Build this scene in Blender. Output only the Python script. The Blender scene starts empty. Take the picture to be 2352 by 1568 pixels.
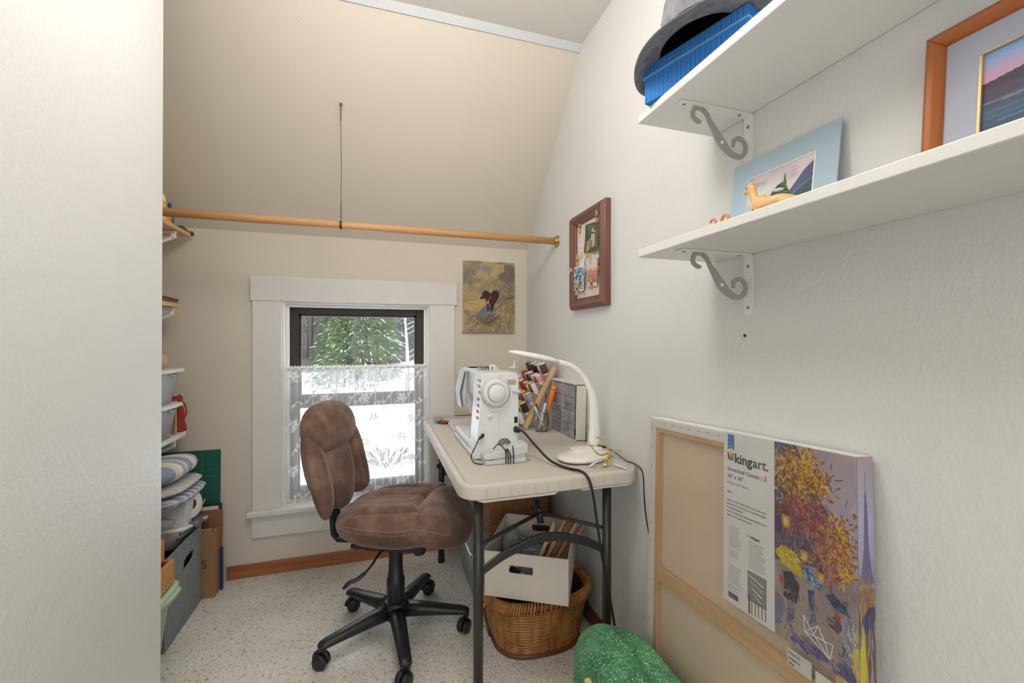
import bpy, bmesh, math, random
import numpy as np
from mathutils import Matrix, Vector, Euler
random.seed(7); rng = np.random.default_rng(7)
sc = bpy.context.scene
COL = sc.collection
R = math.radians
PI = math.pi

# ------------------------------------------------------------------ camera, world, lights, exposure
cam_d = bpy.data.cameras.new('camera')
cam = bpy.data.objects.new('camera', cam_d); COL.objects.link(cam)
cam.location = (0, 0, 1.16)
cam.rotation_euler = (R(90), 0, -math.atan(306 / 978))
cam_d.sensor_width = 36; cam_d.sensor_fit = 'HORIZONTAL'
cam_d.lens = 36 * 978 / 2352
cam_d.shift_y = -4 / 2352
cam_d.clip_start = .02; cam_d.clip_end = 300
sc.camera = cam

w = bpy.data.worlds.new('overcast_sky'); sc.world = w; w.use_nodes = True
bg = w.node_tree.nodes['Background']
bg.inputs[0].default_value = (.88, .94, 1, 1); bg.inputs[1].default_value = 7.5

def area(name, loc, rot, size, power, color, shape='DISK', sy=None):
    d = bpy.data.lights.new(name, 'AREA'); d.shape = shape; d.size = size
    if sy: d.size_y = sy
    d.energy = power; d.color = color
    o = bpy.data.objects.new(name, d); COL.objects.link(o); o.location = loc; o.rotation_euler = rot
    return o
def globe(name, loc, r, power, color):
    d = bpy.data.lights.new(name, 'POINT'); d.shadow_soft_size = r; d.energy = power; d.color = color
    o = bpy.data.objects.new(name, d); COL.objects.link(o); o.location = loc
globe('ceiling_lamp_light', (.02, .88, 2.15), .16, 17, (1, .955, .90))
globe('rear_fill_light', (.1, -.15, 2.12), .22, 6, (1, .99, .98))  # added fill light over the camera, lifts the near walls
area('rear_fill_panel', (.15, -2.13, 1.35), (R(90), 0, 0), 1.1, 18, (.96, .98, 1), 'RECTANGLE', 1.5)  # added fill panel before the rear wall, set in a window frame
portal = area('window_portal', (-.1, 2.53, .84), (R(-90), 0, 0), .74, 1, (1, 1, 1), 'RECTANGLE', 1.05); portal.data.cycles.is_portal = True

sc.view_settings.view_transform = 'Standard'
sc.view_settings.look = 'None'
sc.view_settings.exposure = 0.0
sc.view_settings.gamma = 1
sc.view_settings.use_curve_mapping = False

# ------------------------------------------------------------------ materials
def S(r, g, b):
    f = lambda c: (c / 12.92 if c <= .04045 else ((c + .055) / 1.055) ** 2.4)
    return (f(r / 255), f(g / 255), f(b / 255))

class NT:
    def __init__(s, name):
        s.m = bpy.data.materials.new(name); s.m.use_nodes = True
        s.t = s.m.node_tree; s.b = s.t.nodes['Principled BSDF']; s.out = s.t.nodes['Material Output']
    def n(s, typ, **k):
        nd = s.t.nodes.new(typ)
        for a, v in k.items():
            if a[0] == '_': nd.inputs[a[1:].replace('_', ' ')].default_value = v
            else: setattr(nd, a, v)
        return nd
    def l(s, a, b): s.t.links.new(a, b)
    def coord(s, scale=(1, 1, 1)):
        tc = s.n('ShaderNodeTexCoord'); mp = s.n('ShaderNodeMapping'); mp.inputs['Scale'].default_value = scale
        s.l(tc.outputs['Object'], mp.inputs['Vector']); return mp.outputs[0]
    def noise(s, vec, scale, detail=3, rough=.55):
        n = s.n('ShaderNodeTexNoise'); n.inputs['Scale'].default_value = scale
        n.inputs['Detail'].default_value = detail; n.inputs['Roughness'].default_value = rough
        s.l(vec, n.inputs['Vector']); return n.outputs['Fac']
    def ramp(s, fac, stops, interp='LINEAR'):
        r = s.n('ShaderNodeValToRGB'); cr = r.color_ramp; cr.interpolation = interp
        while len(cr.elements) < len(stops): cr.elements.new(.5)
        for e, (p, c) in zip(cr.elements, stops): e.position = p; e.color = (*c[:3], 1)
        s.l(fac, r.inputs[0]); return r.outputs[0]
    def math(s, op, a, b=None, c=None):
        n = s.n('ShaderNodeMath', operation=op)
        for i, x in enumerate((a, b, c)):
            if x is None: continue
            if isinstance(x, (int, float)): n.inputs[i].default_value = x
            else: s.l(x, n.inputs[i])
        return n.outputs[0]
    def mix(s, fac, a, b):
        n = s.n('ShaderNodeMix', data_type='RGBA')
        if isinstance(fac, (int, float)): n.inputs[0].default_value = fac
        else: s.l(fac, n.inputs[0])
        for i, x in ((6, a), (7, b)):
            if isinstance(x, tuple): n.inputs[i].default_value = (*x[:3], 1)
            else: s.l(x, n.inputs[i])
        return n.outputs[2]
    def bump(s, h, strength=.3, dist=.002):
        b = s.n('ShaderNodeBump'); b.inputs['Strength'].default_value = strength; b.inputs['Distance'].default_value = dist
        s.l(h, b.inputs['Height']); s.l(b.outputs[0], s.b.inputs['Normal'])
    def set(s, rough=.5, metal=0, spec=.5):
        s.b.inputs['Roughness'].default_value = rough; s.b.inputs['Metallic'].default_value = metal
        s.b.inputs['Specular IOR Level'].default_value = spec
    def color(s, c):
        if isinstance(c, tuple): s.b.inputs['Base Color'].default_value = (*c[:3], 1)
        else: s.l(c, s.b.inputs['Base Color'])

def mat(name, c, rough=.5, metal=0, var=.06, vs=9, bump=0, bs=80, spec=.5, stretch=(1, 1, 1), bd=.002, detail=3):
    t = NT(name); t.set(rough, metal, spec); v = t.coord(stretch)
    if var:
        lo = tuple(x * (1 - var) for x in c); hi = tuple(min(1, x * (1 + var)) for x in c)
        t.color(t.ramp(t.noise(v, vs, detail), [(.3, lo), (.7, hi)]))
    else: t.color(c)
    if bump: t.bump(t.noise(v, bs, 2), bump, bd)
    return t.m

def wood(name, c1, c2, axis=0, rough=.45, scale=30, bump=.05):
    st = [1, 1, 1]; st[axis] = .06
    t = NT(name); t.set(rough); v = t.coord(tuple(st))
    n = t.noise(v, scale, 5, .6)
    t.color(t.ramp(n, [(.28, c1), (.72, c2)])); t.bump(n, bump, .001)
    return t.m

def clear(name, tint=(1, 1, 1), gloss=.1, rough=.03, dens=0., dcol=(.9, .9, .9)):
    """thin transparent plastic, film or glass"""
    t = NT(name); t.t.nodes.remove(t.b)
    tr = t.n('ShaderNodeBsdfTransparent'); tr.inputs[0].default_value = (*tint, 1)
    gl = t.n('ShaderNodeBsdfGlossy'); gl.inputs['Roughness'].default_value = rough
    df = t.n('ShaderNodeBsdfDiffuse'); df.inputs[0].default_value = (*dcol, 1)
    m0 = t.n('ShaderNodeMixShader'); m0.inputs[0].default_value = dens
    t.l(tr.outputs[0], m0.inputs[1]); t.l(df.outputs[0], m0.inputs[2])
    fr = t.n('ShaderNodeFresnel'); fr.inputs[0].default_value = 1.35
    fac = t.math('MULTIPLY', fr.outputs[0], gloss * 10)
    m1 = t.n('ShaderNodeMixShader'); t.l(t.math('MINIMUM', fac, .6), m1.inputs[0])
    t.l(m0.outputs[0], m1.inputs[1]); t.l(gl.outputs[0], m1.inputs[2]); t.l(m1.outputs[0], t.out.inputs[0])
    return t.m

def emit(name, c, st):
    t = NT(name); t.color(c); t.b.inputs['Emission Color'].default_value = (*c, 1); t.b.inputs['Emission Strength'].default_value = st
    return t.m

def plaster(name, c, rough=.42, bs=95, strength=.5):
    t = NT(name); t.set(rough, 0, .45); v = t.coord((1, 1, .75))
    t.color(t.ramp(t.noise(v, 1.7, 2), [(.3, tuple(x * .975 for x in c)), (.7, c)]))
    a = t.noise(v, bs, 4, .6); b = t.noise(v, 26, 2)
    h = t.math('ADD', t.math('MULTIPLY', a, 1.0), t.math('MULTIPLY', b, .5)); t.bump(h, strength, .0035)
    return t.m

def wallpaper(name, c, dot):
    t = NT(name); t.set(.62, 0, .3); v = t.coord()
    sx = t.n('ShaderNodeSeparateXYZ'); t.l(v, sx.inputs[0])
    p = 1 / .0145
    a = t.math('FRACT', t.math('MULTIPLY', t.math('ADD', sx.outputs[0], sx.outputs[2]), p))
    b = t.math('FRACT', t.math('MULTIPLY', t.math('SUBTRACT', sx.outputs[0], sx.outputs[2]), p))
    da = t.math('POWER', t.math('SUBTRACT', a, .5), 2.); db = t.math('POWER', t.math('SUBTRACT', b, .5), 2.)
    m = t.math('LESS_THAN', t.math('ADD', da, db), .026)
    base = t.ramp(t.noise(v, 2.2, 2), [(.3, tuple(x * .97 for x in c)), (.7, c)])
    t.color(t.mix(t.math('MULTIPLY', m, .30), base, dot)); t.bump(m, .25, .0006)
    return t.m

def carpet(name):
    t = NT(name); t.set(.95, 0, .1); v = t.coord((1, .8, 1))
    base = t.ramp(t.noise(v, 150, 2), [(.3, S(222, 218, 211)), (.7, S(248, 246, 241))])
    big = t.ramp(t.noise(v, 5, 3), [(.35, S(240, 236, 230)), (.7, S(255, 254, 252))])
    mm = t.n('ShaderNodeMix', data_type='RGBA', blend_type='MULTIPLY'); mm.inputs[0].default_value = 1
    t.l(base, mm.inputs[6]); t.l(big, mm.inputs[7])
    fl = t.ramp(t.noise(v, 74, 5, .72), [(.55, (0, 0, 0)), (.64, (1, 1, 1))])
    fc = t.ramp(t.noise(v, 30, 1), [(.4, S(112, 98, 84)), (.6, S(160, 142, 124))])
    t.color(t.mix(t.math('MULTIPLY', fl, .75), mm.outputs[2], fc))
    vo = t.n('ShaderNodeTexVoronoi'); vo.inputs['Scale'].default_value = 135; t.l(v, vo.inputs['Vector'])
    t.bump(vo.outputs['Distance'], .4, .006)
    return t.m

def vcol(name, rough=.55, bump=0, bs=200, spec=.35):
    t = NT(name); t.set(rough, 0, spec)
    a = t.n('ShaderNodeAttribute'); a.attribute_name = 'Col'; t.l(a.outputs['Color'], t.b.inputs['Base Color'])
    if bump: t.bump(t.noise(t.coord(), bs, 3), bump, .0012)
    return t.m

def suede(name, c, hi):
    t = NT(name); t.set(.85, 0, .2); v = t.coord()
    a = t.noise(v, 11, 5, .62)
    b = t.noise(v, 4.2, 3, .6)
    f = t.math('ADD', t.math('MULTIPLY', a, .5), t.math('MULTIPLY', b, .5))
    t.color(t.ramp(f, [(.34, tuple(x * .62 for x in c)), (.48, c), (.66, hi)]))
    t.bump(t.noise(v, 260, 2), .12, .0008)
    t.b.inputs['Sheen Weight'].default_value = .25; t.b.inputs['Sheen Roughness'].default_value = .4
    return t.m

def laceMat(name):
    t = NT(name); t.t.nodes.remove(t.b)
    a = t.n('ShaderNodeAttribute'); a.attribute_name = 'Col'
    tr = t.n('ShaderNodeBsdfTransparent'); df = t.n('ShaderNodeBsdfDiffuse'); tl = t.n('ShaderNodeBsdfTranslucent')
    df.inputs[0].default_value = (.93, .93, .94, 1); tl.inputs[0].default_value = (.93, .94, .96, 1)
    m0 = t.n('ShaderNodeMixShader'); m0.inputs[0].default_value = .07
    t.l(df.outputs[0], m0.inputs[1]); t.l(tl.outputs[0], m0.inputs[2])
    m1 = t.n('ShaderNodeMixShader'); t.l(a.outputs['Fac'], m1.inputs[0])
    t.l(tr.outputs[0], m1.inputs[1]); t.l(m0.outputs[0], m1.inputs[2]); t.l(m1.outputs[0], t.out.inputs[0])
    return t.m

def polka(name, c, c2, dot):
    t = NT(name); t.set(.8, 0, .2); v = t.coord()
    base = t.ramp(t.noise(v, 9, 4, .65), [(.32, c), (.55, c2), (.72, tuple(min(1, x * 1.35) for x in c2))])
    vo = t.n('ShaderNodeTexVoronoi'); vo.inputs['Scale'].default_value = 210; vo.inputs['Randomness'].default_value = .75; t.l(v, vo.inputs['Vector'])
    m = t.math('LESS_THAN', vo.outputs['Distance'], .29)
    t.color(t.mix(t.math('MULTIPLY', m, .9), base, dot)); t.bump(t.noise(v, 200, 2), .15, .001)
    return t.m

def stripes(name, cols, axis, scale):
    """woven cloth stripes along one object axis"""
    t = NT(name); t.set(.9, 0, .1); v = t.coord(); sx = t.n('ShaderNodeSeparateXYZ'); t.l(v, sx.inputs[0])
    f = t.math('FRACT', t.math('MULTIPLY', sx.outputs[axis], scale))
    n = len(cols); t.color(t.ramp(f, [(i / n, c) for i, c in enumerate(cols)], 'CONSTANT'))
    t.bump(t.noise(v, 220, 2), .25, .001)
    return t.m

WHITE = S(236, 234, 229)
m_plaster = plaster('white textured plaster', S(226, 226, 223), .42, 125)
m_ceiling = plaster('ceiling paint', S(226, 223, 216), .6, 60, .12)
m_paper = wallpaper('dotted tan wallpaper', S(222, 212, 198), S(186, 172, 154))
m_carpet = carpet('flecked carpet')
m_trim = mat('white trim paint', S(228, 225, 220), .4, var=.02, bump=.06, bs=30, stretch=(1, 1, .3))
m_wht = mat('white enamel', S(236, 234, 230), .38, var=.015)
m_shelf = mat('white shelf paint', S(231, 230, 226), .35, var=.015, bump=.04, bs=25, stretch=(1, .2, 1))
m_grey = mat('grey blue painted trim', S(208, 213, 214), .5, var=.02)
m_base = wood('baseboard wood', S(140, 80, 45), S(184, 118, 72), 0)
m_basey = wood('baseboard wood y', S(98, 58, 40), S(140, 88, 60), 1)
m_oak = wood('oak dowel', S(196, 140, 88), S(226, 176, 122), 0, .5, 60)
m_pine = wood('pine board y', S(206, 162, 112), S(232, 194, 146), 1, .5)
m_pinez = wood('pine bar z', S(205, 165, 118), S(235, 200, 155), 2, .55, 40)
m_pinex = wood('pine bar x', S(205, 165, 118), S(235, 200, 155), 0, .55, 40)
m_brass = mat('brass', S(190, 160, 90), .28, 1, .05)
m_wire = mat('dull wire', S(92, 84, 76), .5, .7, .1)
m_sash = mat('dark bronze sash', S(46, 36, 28), .5, var=.12, vs=20)
m_black = mat('black plastic', S(34, 36, 39), .38, var=.05, bump=.05, bs=300)
m_rubber = mat('black cord rubber', S(30, 28, 27), .55, var=.05)
m_leg = mat('dark grey enamelled steel', S(62, 60, 58), .35, .3, .05)
m_glass = clear('window glass', (.97, .98, .98), .05)
m_film = clear('shrink wrap film', (.98, .98, .975), .10, .09, .05, (.9, .88, .84))
m_cup = clear('drinking glass', (.93, .95, .95), .28, .03, .02)
m_tub = clear('translucent tub plastic', (.86, .89, .92), .12, .2, .55, (.72, .76, .80))
m_drawer = clear('smoked drawer plastic', (.86, .87, .92), .22, .05, .26, (.74, .74, .80))
m_suede = suede('brown suede', S(112, 86, 74), S(156, 128, 114))
m_stitch = mat('tan stitching', S(190, 150, 120), .8, var=.05)
m_table = mat('table plastic', S(206, 198, 187), .5, var=.02, bump=.12, bs=220)
m_mach = mat('machine plastic', S(226, 227, 226), .38, var=.01)
m_mach2 = mat('machine grey plastic', S(205, 207, 207), .4, var=.01)
m_cream = mat('cream plastic', S(232, 226, 212), .45, var=.02)
m_lamp = mat('gloss white plastic', S(238, 236, 230), .25, var=.01)
m_bin = mat('off white card', S(222, 214, 202), .7, var=.03)
m_inner = mat('box interior card', S(170, 168, 162), .8, var=.05)
m_felt = mat('grey felt', S(142, 146, 150), .95, var=.2, vs=70, bump=.4, bs=160, spec=.1, detail=5)
m_card = mat('cardboard', S(164, 124, 88), .85, var=.08, vs=5, bump=.05, bs=60)
m_card2 = mat('darker cardboard', S(150, 108, 72), .85, var=.1, vs=5)
m_matgreen = mat('green cutting mat', S(28, 98, 82), .6, var=.08, vs=12)
m_matline = mat('cutting mat line', S(120, 160, 110), .6, var=0)
m_rattan = wood('rattan', S(120, 70, 30), S(204, 142, 78), 2, .4, 45, .1)
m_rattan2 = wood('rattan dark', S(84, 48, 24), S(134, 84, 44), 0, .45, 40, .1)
m_wicker = mat('wicker', S(168, 118, 78), .6, var=.25, vs=60)
m_blue = stripes('blue ribbed paper', [S(58, 124, 196), S(72, 140, 212), S(48, 110, 184), S(66, 134, 206)], 0, 90)
m_hat = mat('charcoal felt', S(132, 132, 136), .95, var=.3, vs=45, bump=.35, bs=120, spec=.1, detail=5)
m_hatin = mat('hat underside felt', S(120, 134, 152), .95, var=.22, vs=60, bump=.3, bs=140, spec=.1, detail=5)
m_band = mat('black hat lining', S(14, 14, 15), .9, var=.1)
m_memo = wood('walnut frame z', S(98, 62, 50), S(128, 88, 74), 2, .45, 40)
m_memoy = wood('walnut frame x', S(98, 62, 50), S(128, 88, 74), 0, .45, 40)
m_linen = mat('patterned board cloth', S(226, 214, 208), .85, var=.16, vs=40, detail=5)
m_cherry = wood('cherry frame z', S(132, 68, 26), S(186, 106, 46), 2, .3, 22)
m_cherryx = wood('cherry frame x', S(132, 68, 26), S(186, 106, 46), 0, .3, 22)
m_gold = mat('gold bevel', S(196, 172, 120), .4, .4, .05)
m_peg = mat('clothespin wood', S(204, 160, 112), .6, var=.1, vs=60)
m_paperw = mat('white paper', S(236, 236, 234), .7, var=.01)
m_pic = vcol('painted picture', .55)
m_oil = vcol('oil painting print', .35, .35, 180)
m_photo = vcol('photo print', .3)
m_green = polka('green dotted cotton', S(48, 112, 82), S(88, 148, 108), S(206, 232, 184))
m_canvas = mat('raw canvas', S(234, 212, 184), .85, var=.03, vs=4, bump=.1, bs=500)
m_canvasw = mat('primed canvas', S(238, 236, 232), .7, var=.02, bump=.15, bs=400)
m_staple = mat('steel staple', S(150, 150, 152), .35, .9, 0)
m_lace = laceMat('lace')
m_snow = mat('snow', S(246, 248, 252), .8, var=.03, vs=.4, bump=.2, bs=2)
def flat(name, r, g, b, rough=.5): return mat(name, S(r, g, b), rough, var=.03)

# ------------------------------------------------------------------ mesh builder
class MB:
    def __init__(s): s.v = []; s.f = []
    def add(s, vs, fs, mx=None):
        k = len(s.v)
        s.v += [tuple(mx @ Vector(p)) if mx else tuple(p) for p in vs]
        s.f += [tuple(i + k for i in f) for f in fs]; return s
    def box(s, x0, x1, y0, y1, z0, z1, mx=None):
        return s.add([(x0, y0, z0), (x1, y0, z0), (x1, y1, z0), (x0, y1, z0), (x0, y0, z1), (x1, y0, z1), (x1, y1, z1), (x0, y1, z1)],
                     [(0, 3, 2, 1), (4, 5, 6, 7), (0, 1, 5, 4), (1, 2, 6, 5), (2, 3, 7, 6), (3, 0, 4, 7)], mx)
    def prism(s, poly, a0, a1, axis='y', mx=None):
        """polygon in the two other axes, extruded along one"""
        n = len(poly)
        def P(p, a): return {'y': (p[0], a, p[1]), 'x': (a, p[0], p[1]), 'z': (p[0], p[1], a)}[axis]
        vs = [P(p, a0) for p in poly] + [P(p, a1) for p in poly]
        fs = [tuple(range(n)), tuple(range(2 * n - 1, n - 1, -1))] + [(i, i + n, (i + 1) % n + n, (i + 1) % n) for i in range(n)]
        return s.add(vs, fs, mx)
    def tube(s, pts, r, n=10, caps=True, flat=1.0, mx=None, closed=False):
        pts = [Vector(p) for p in pts]; m = len(pts)
        rs = r if isinstance(r, (list, tuple)) else [r] * m
        T = []
        for i in range(m):
            if closed: d = pts[(i + 1) % m] - pts[i - 1]
            else: d = pts[min(i + 1, m - 1)] - pts[max(i - 1, 0)]
            T.append(d.normalized() if d.length > 1e-9 else Vector((0, 0, 1)))
        up = Vector((0, 0, 1)) if abs(T[0].z) < .9 else Vector((0, 1, 0))
        N = (up - T[0] * up.dot(T[0])).normalized()
        vs = []
        for i in range(m):
            N = (N - T[i] * N.dot(T[i])).normalized(); B = T[i].cross(N)
            for k in range(n):
                a = 2 * PI * k / n
                vs.append(pts[i] + N * (math.cos(a) * rs[i] * flat) + B * (math.sin(a) * rs[i]))
        fs = []
        for i in range(m if closed else m - 1):
            j = (i + 1) % m
            for k in range(n):
                q = (k + 1) % n; fs.append((i * n + k, i * n + q, j * n + q, j * n + k))
        if caps and not closed:
            fs.append(tuple(range(n - 1, -1, -1))); fs.append(tuple((m - 1) * n + k for k in range(n)))
        return s.add(vs, fs, mx)
    def lathe(s, prof, n=24, mx=None, sx=1, sy=1, cap=True):
        vs = []; fs = []; m = len(prof)
        for r, z in prof:
            for k in range(n):
                a = 2 * PI * k / n; vs.append((r * math.cos(a) * sx, r * math.sin(a) * sy, z))
        for i in range(m - 1):
            for k in range(n):
                q = (k + 1) % n; fs.append((i * n + k, i * n + q, (i + 1) * n + q, (i + 1) * n + k))
        if cap:
            fs.append(tuple(range(n - 1, -1, -1))); fs.append(tuple((m - 1) * n + k for k in range(n)))
        return s.add(vs, fs, mx)
    def ell(s, c, rx, ry, rz, n=16, m=10, mx=None):
        vs = []; fs = []
        for i in range(m + 1):
            t = PI * i / m
            for k in range(n):
                a = 2 * PI * k / n
                vs.append((c[0] + rx * math.sin(t) * math.cos(a), c[1] + ry * math.sin(t) * math.sin(a), c[2] - rz * math.cos(t)))
        for i in range(m):
            for k in range(n):
                q = (k + 1) % n; fs.append((i * n + k, i * n + q, (i + 1) * n + q, (i + 1) * n + k))
        return s.add(vs, fs, mx)
    def build(s, name, m, parent=None, smooth=False, bevel=0, seg=2, sub=0, mx=None, merge=False):
        me = bpy.data.meshes.new(name); me.from_pydata(s.v, [], s.f)
        if mx: me.transform(mx)
        if merge:
            b = bmesh.new(); b.from_mesh(me); bmesh.ops.remove_doubles(b, verts=b.verts, dist=1e-6); b.to_mesh(me); b.free()
        me.update()
        return link(name, me, m, parent, smooth, bevel, seg, sub)
def link(name, me, m, parent=None, smooth=False, bevel=0, seg=2, sub=0):
    if m and not me.materials: me.materials.append(m)
    o = bpy.data.objects.new(name, me); COL.objects.link(o)
    if parent: o.parent = parent
    if smooth or bevel:
        for p in me.polygons: p.use_smooth = True
    if bevel:
        b = o.modifiers.new('bevel', 'BEVEL'); b.width = bevel; b.segments = seg; b.limit_method = 'ANGLE'; b.angle_limit = R(35)
        b.harden_normals = True
    if sub:
        q = o.modifiers.new('sub', 'SUBSURF'); q.levels = sub; q.render_levels = sub
    return o
def thing(name, label, cat, loc=(0, 0, 0), rot=(0, 0, 0), group=None):
    o = bpy.data.objects.new(name, None); COL.objects.link(o); o.empty_display_size = .05
    o.location = loc; o.rotation_euler = rot if isinstance(rot, (tuple, list)) else (0, 0, rot)
    return tag(o, label, cat, group)
def tag(o, label, cat, group=None, kind=None):
    o['label'] = label; o['category'] = cat
    if group: o['group'] = group
    if kind: o['kind'] = kind
    return o
def struct(o, label=None):
    o['kind'] = 'structure'
    if label: o['label'] = label
    return o
def arc(c, r, a0, a1, n, plane='xz', y=0):
    out = []
    for i in range(n + 1):
        a = R(a0 + (a1 - a0) * i / n); p, q = c[0] + r * math.cos(a), c[1] + r * math.sin(a)
        out.append({'xz': (p, y, q), 'xy': (p, q, y), 'yz': (y, p, q), '2': (p, q)}[plane])
    return out
def rrect(x0, x1, y0, y1, r, n=5):
    return (arc((x1 - r, y0 + r), r, -90, 0, n, '2') + arc((x1 - r, y1 - r), r, 0, 90, n, '2')
            + arc((x0 + r, y1 - r), r, 90, 180, n, '2') + arc((x0 + r, y0 + r), r, 180, 270, n, '2'))
def bez(pts, n=10):
    """Catmull-Rom through the points"""
    P = [Vector(p) for p in pts]; P = [P[0] * 2 - P[1]] + P + [P[-1] * 2 - P[-2]]; out = []
    for i in range(1, len(P) - 2):
        for k in range(n):
            t = k / n; a, b, c, d = P[i - 1:i + 3]
            out.append(.5 * ((2 * b) + (c - a) * t + (2 * a - 5 * b + 4 * c - d) * t * t + (3 * b - a - 3 * c + d) * t ** 3))
    out.append(P[-2]); return out
def text(s, size, mx, m, parent, name='lettering', bold=0):
    cu = bpy.data.curves.new(name, 'FONT'); cu.body = s; cu.size = size; cu.extrude = .0001; cu.offset = bold; cu.resolution_u = 2
    o = bpy.data.objects.new(name, cu); COL.objects.link(o)
    me = bpy.data.meshes.new_from_object(o.evaluated_get(bpy.context.evaluated_depsgraph_get()))
    bpy.data.objects.remove(o); bpy.data.curves.remove(cu)
    me.transform(mx); me.materials.clear()
    return link(name, me, m, parent)

# ------------------------------------------------------------------ raster painting for pictures (colour attributes on a fine grid)
class Pic:
    def __init__(s, w, h, c): s.w, s.h = w, h; s.a = np.ones((h, w, 3)) * np.array(c, float); s.yy, s.xx = np.mgrid[0:h, 0:w]; s.xx = (s.xx + .5) / w; s.yy = (s.yy + .5) / h
    def put(s, m, c, al=1.):
        m = (m * al)[..., None]; s.a = s.a * (1 - m) + np.array(c, float) * m; return s
    def ell(s, cx, cy, rx, ry, c, al=1., rot=0, soft=0):
        dx, dy = s.xx - cx, (s.yy - cy); k, q = math.cos(rot), math.sin(rot)
        d = ((dx * k + dy * q) / rx) ** 2 + ((-dx * q + dy * k) / ry) ** 2
        return s.put(np.clip((1 - d) / soft, 0, 1) if soft else (d < 1) * 1., c, al)
    def poly(s, pts, c, al=1.):
        ins = np.zeros(s.xx.shape, bool); n = len(pts)
        for i in range(n):
            x1, y1 = pts[i]; x2, y2 = pts[(i + 1) % n]
            cnd = ((y1 > s.yy) != (y2 > s.yy)); xi = (x2 - x1) * (s.yy - y1) / ((y2 - y1) or 1e-9) + x1
            ins ^= cnd & (s.xx < xi)
        return s.put(ins * 1., c, al)
    def line(s, p, q, wd, c, al=1.):
        px, py = p; dx, dy = q[0] - px, q[1] - py; L = dx * dx + dy * dy or 1e-9
        i0, i1 = max(0, int((min(px, q[0]) - wd) * s.w)), min(s.w, int((max(px, q[0]) + wd) * s.w) + 2)
        j0, j1 = max(0, int((min(py, q[1]) - wd) * s.h)), min(s.h, int((max(py, q[1]) + wd) * s.h) + 2)
        if i0 >= i1 or j0 >= j1: return s
        xx, yy = s.xx[j0:j1, i0:i1], s.yy[j0:j1, i0:i1]
        t = np.clip(((xx - px) * dx + (yy - py) * dy) / L, 0, 1)
        m = (np.clip((wd - np.hypot(xx - px - t * dx, yy - py - t * dy)) / (wd * .5), 0, 1) * al)[..., None]
        s.a[j0:j1, i0:i1] = s.a[j0:j1, i0:i1] * (1 - m) + np.array(c, float) * m
        return s
    def noise(s, fx, fy, seed=0):
        g = np.random.default_rng(seed).random((fy + 2, fx + 2)); X = s.xx * fx; Y = s.yy * fy
        i, j = X.astype(int), Y.astype(int); u, v = X - i, Y - j; u = u * u * (3 - 2 * u); v = v * v * (3 - 2 * v)
        return g[j, i] * (1 - u) * (1 - v) + g[j, i + 1] * u * (1 - v) + g[j + 1, i] * (1 - u) * v + g[j + 1, i + 1] * u * v
    def grad(s, stops):
        ys = [p for p, _ in stops]; s.a = np.stack([np.interp(s.yy, ys, [c[k] for _, c in stops]) for k in range(3)], -1); return s
    def jit(s, amt, fx, fy, seed=1):
        s.a = s.a * (1 + amt * (s.noise(fx, fy, seed)[..., None] - .5) * 2); return s
def grid_mesh(name, P, rgb, m, parent=None, smooth=True):
    """P: (h,w,3) points, rgb: (h,w,3) sRGB 0-255 or (h,w) value; picture row 0 is the top"""
    h, w_ = P.shape[:2]; me = bpy.data.meshes.new(name)
    idx = np.arange(h * w_).reshape(h, w_)
    f = np.stack([idx[1:, :-1], idx[1:, 1:], idx[:-1, 1:], idx[:-1, :-1]], -1).reshape(-1, 4)
    me.from_pydata(P.reshape(-1, 3).tolist(), [], f.tolist())
    ca = me.color_attributes.new('Col', 'FLOAT_COLOR', 'POINT')
    if rgb.ndim == 2: lin = np.repeat(rgb[..., None], 3, -1)
    else:
        c = np.clip(rgb, 0, 255) / 255; lin = np.where(c <= .04045, c / 12.92, ((c + .055) / 1.055) ** 2.4)
    ca.data.foreach_set('color', np.concatenate([lin, np.ones((h, w_, 1))], -1).astype(np.float32).ravel())
    return link(name, me, m, parent, smooth)
def picture(name, pic, x0, x1, z0, z1, y, parent, m=None, bend=None):
    h, w_ = pic.a.shape[:2]
    X, Z = np.meshgrid(np.linspace(x0, x1, w_), np.linspace(z1, z0, h)); Y = np.full_like(X, y)
    if bend is not None: Y = Y + bend(X, Z)
    return grid_mesh(name, np.stack([X, Y, Z], -1), pic.a, m or m_pic, parent)

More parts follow.
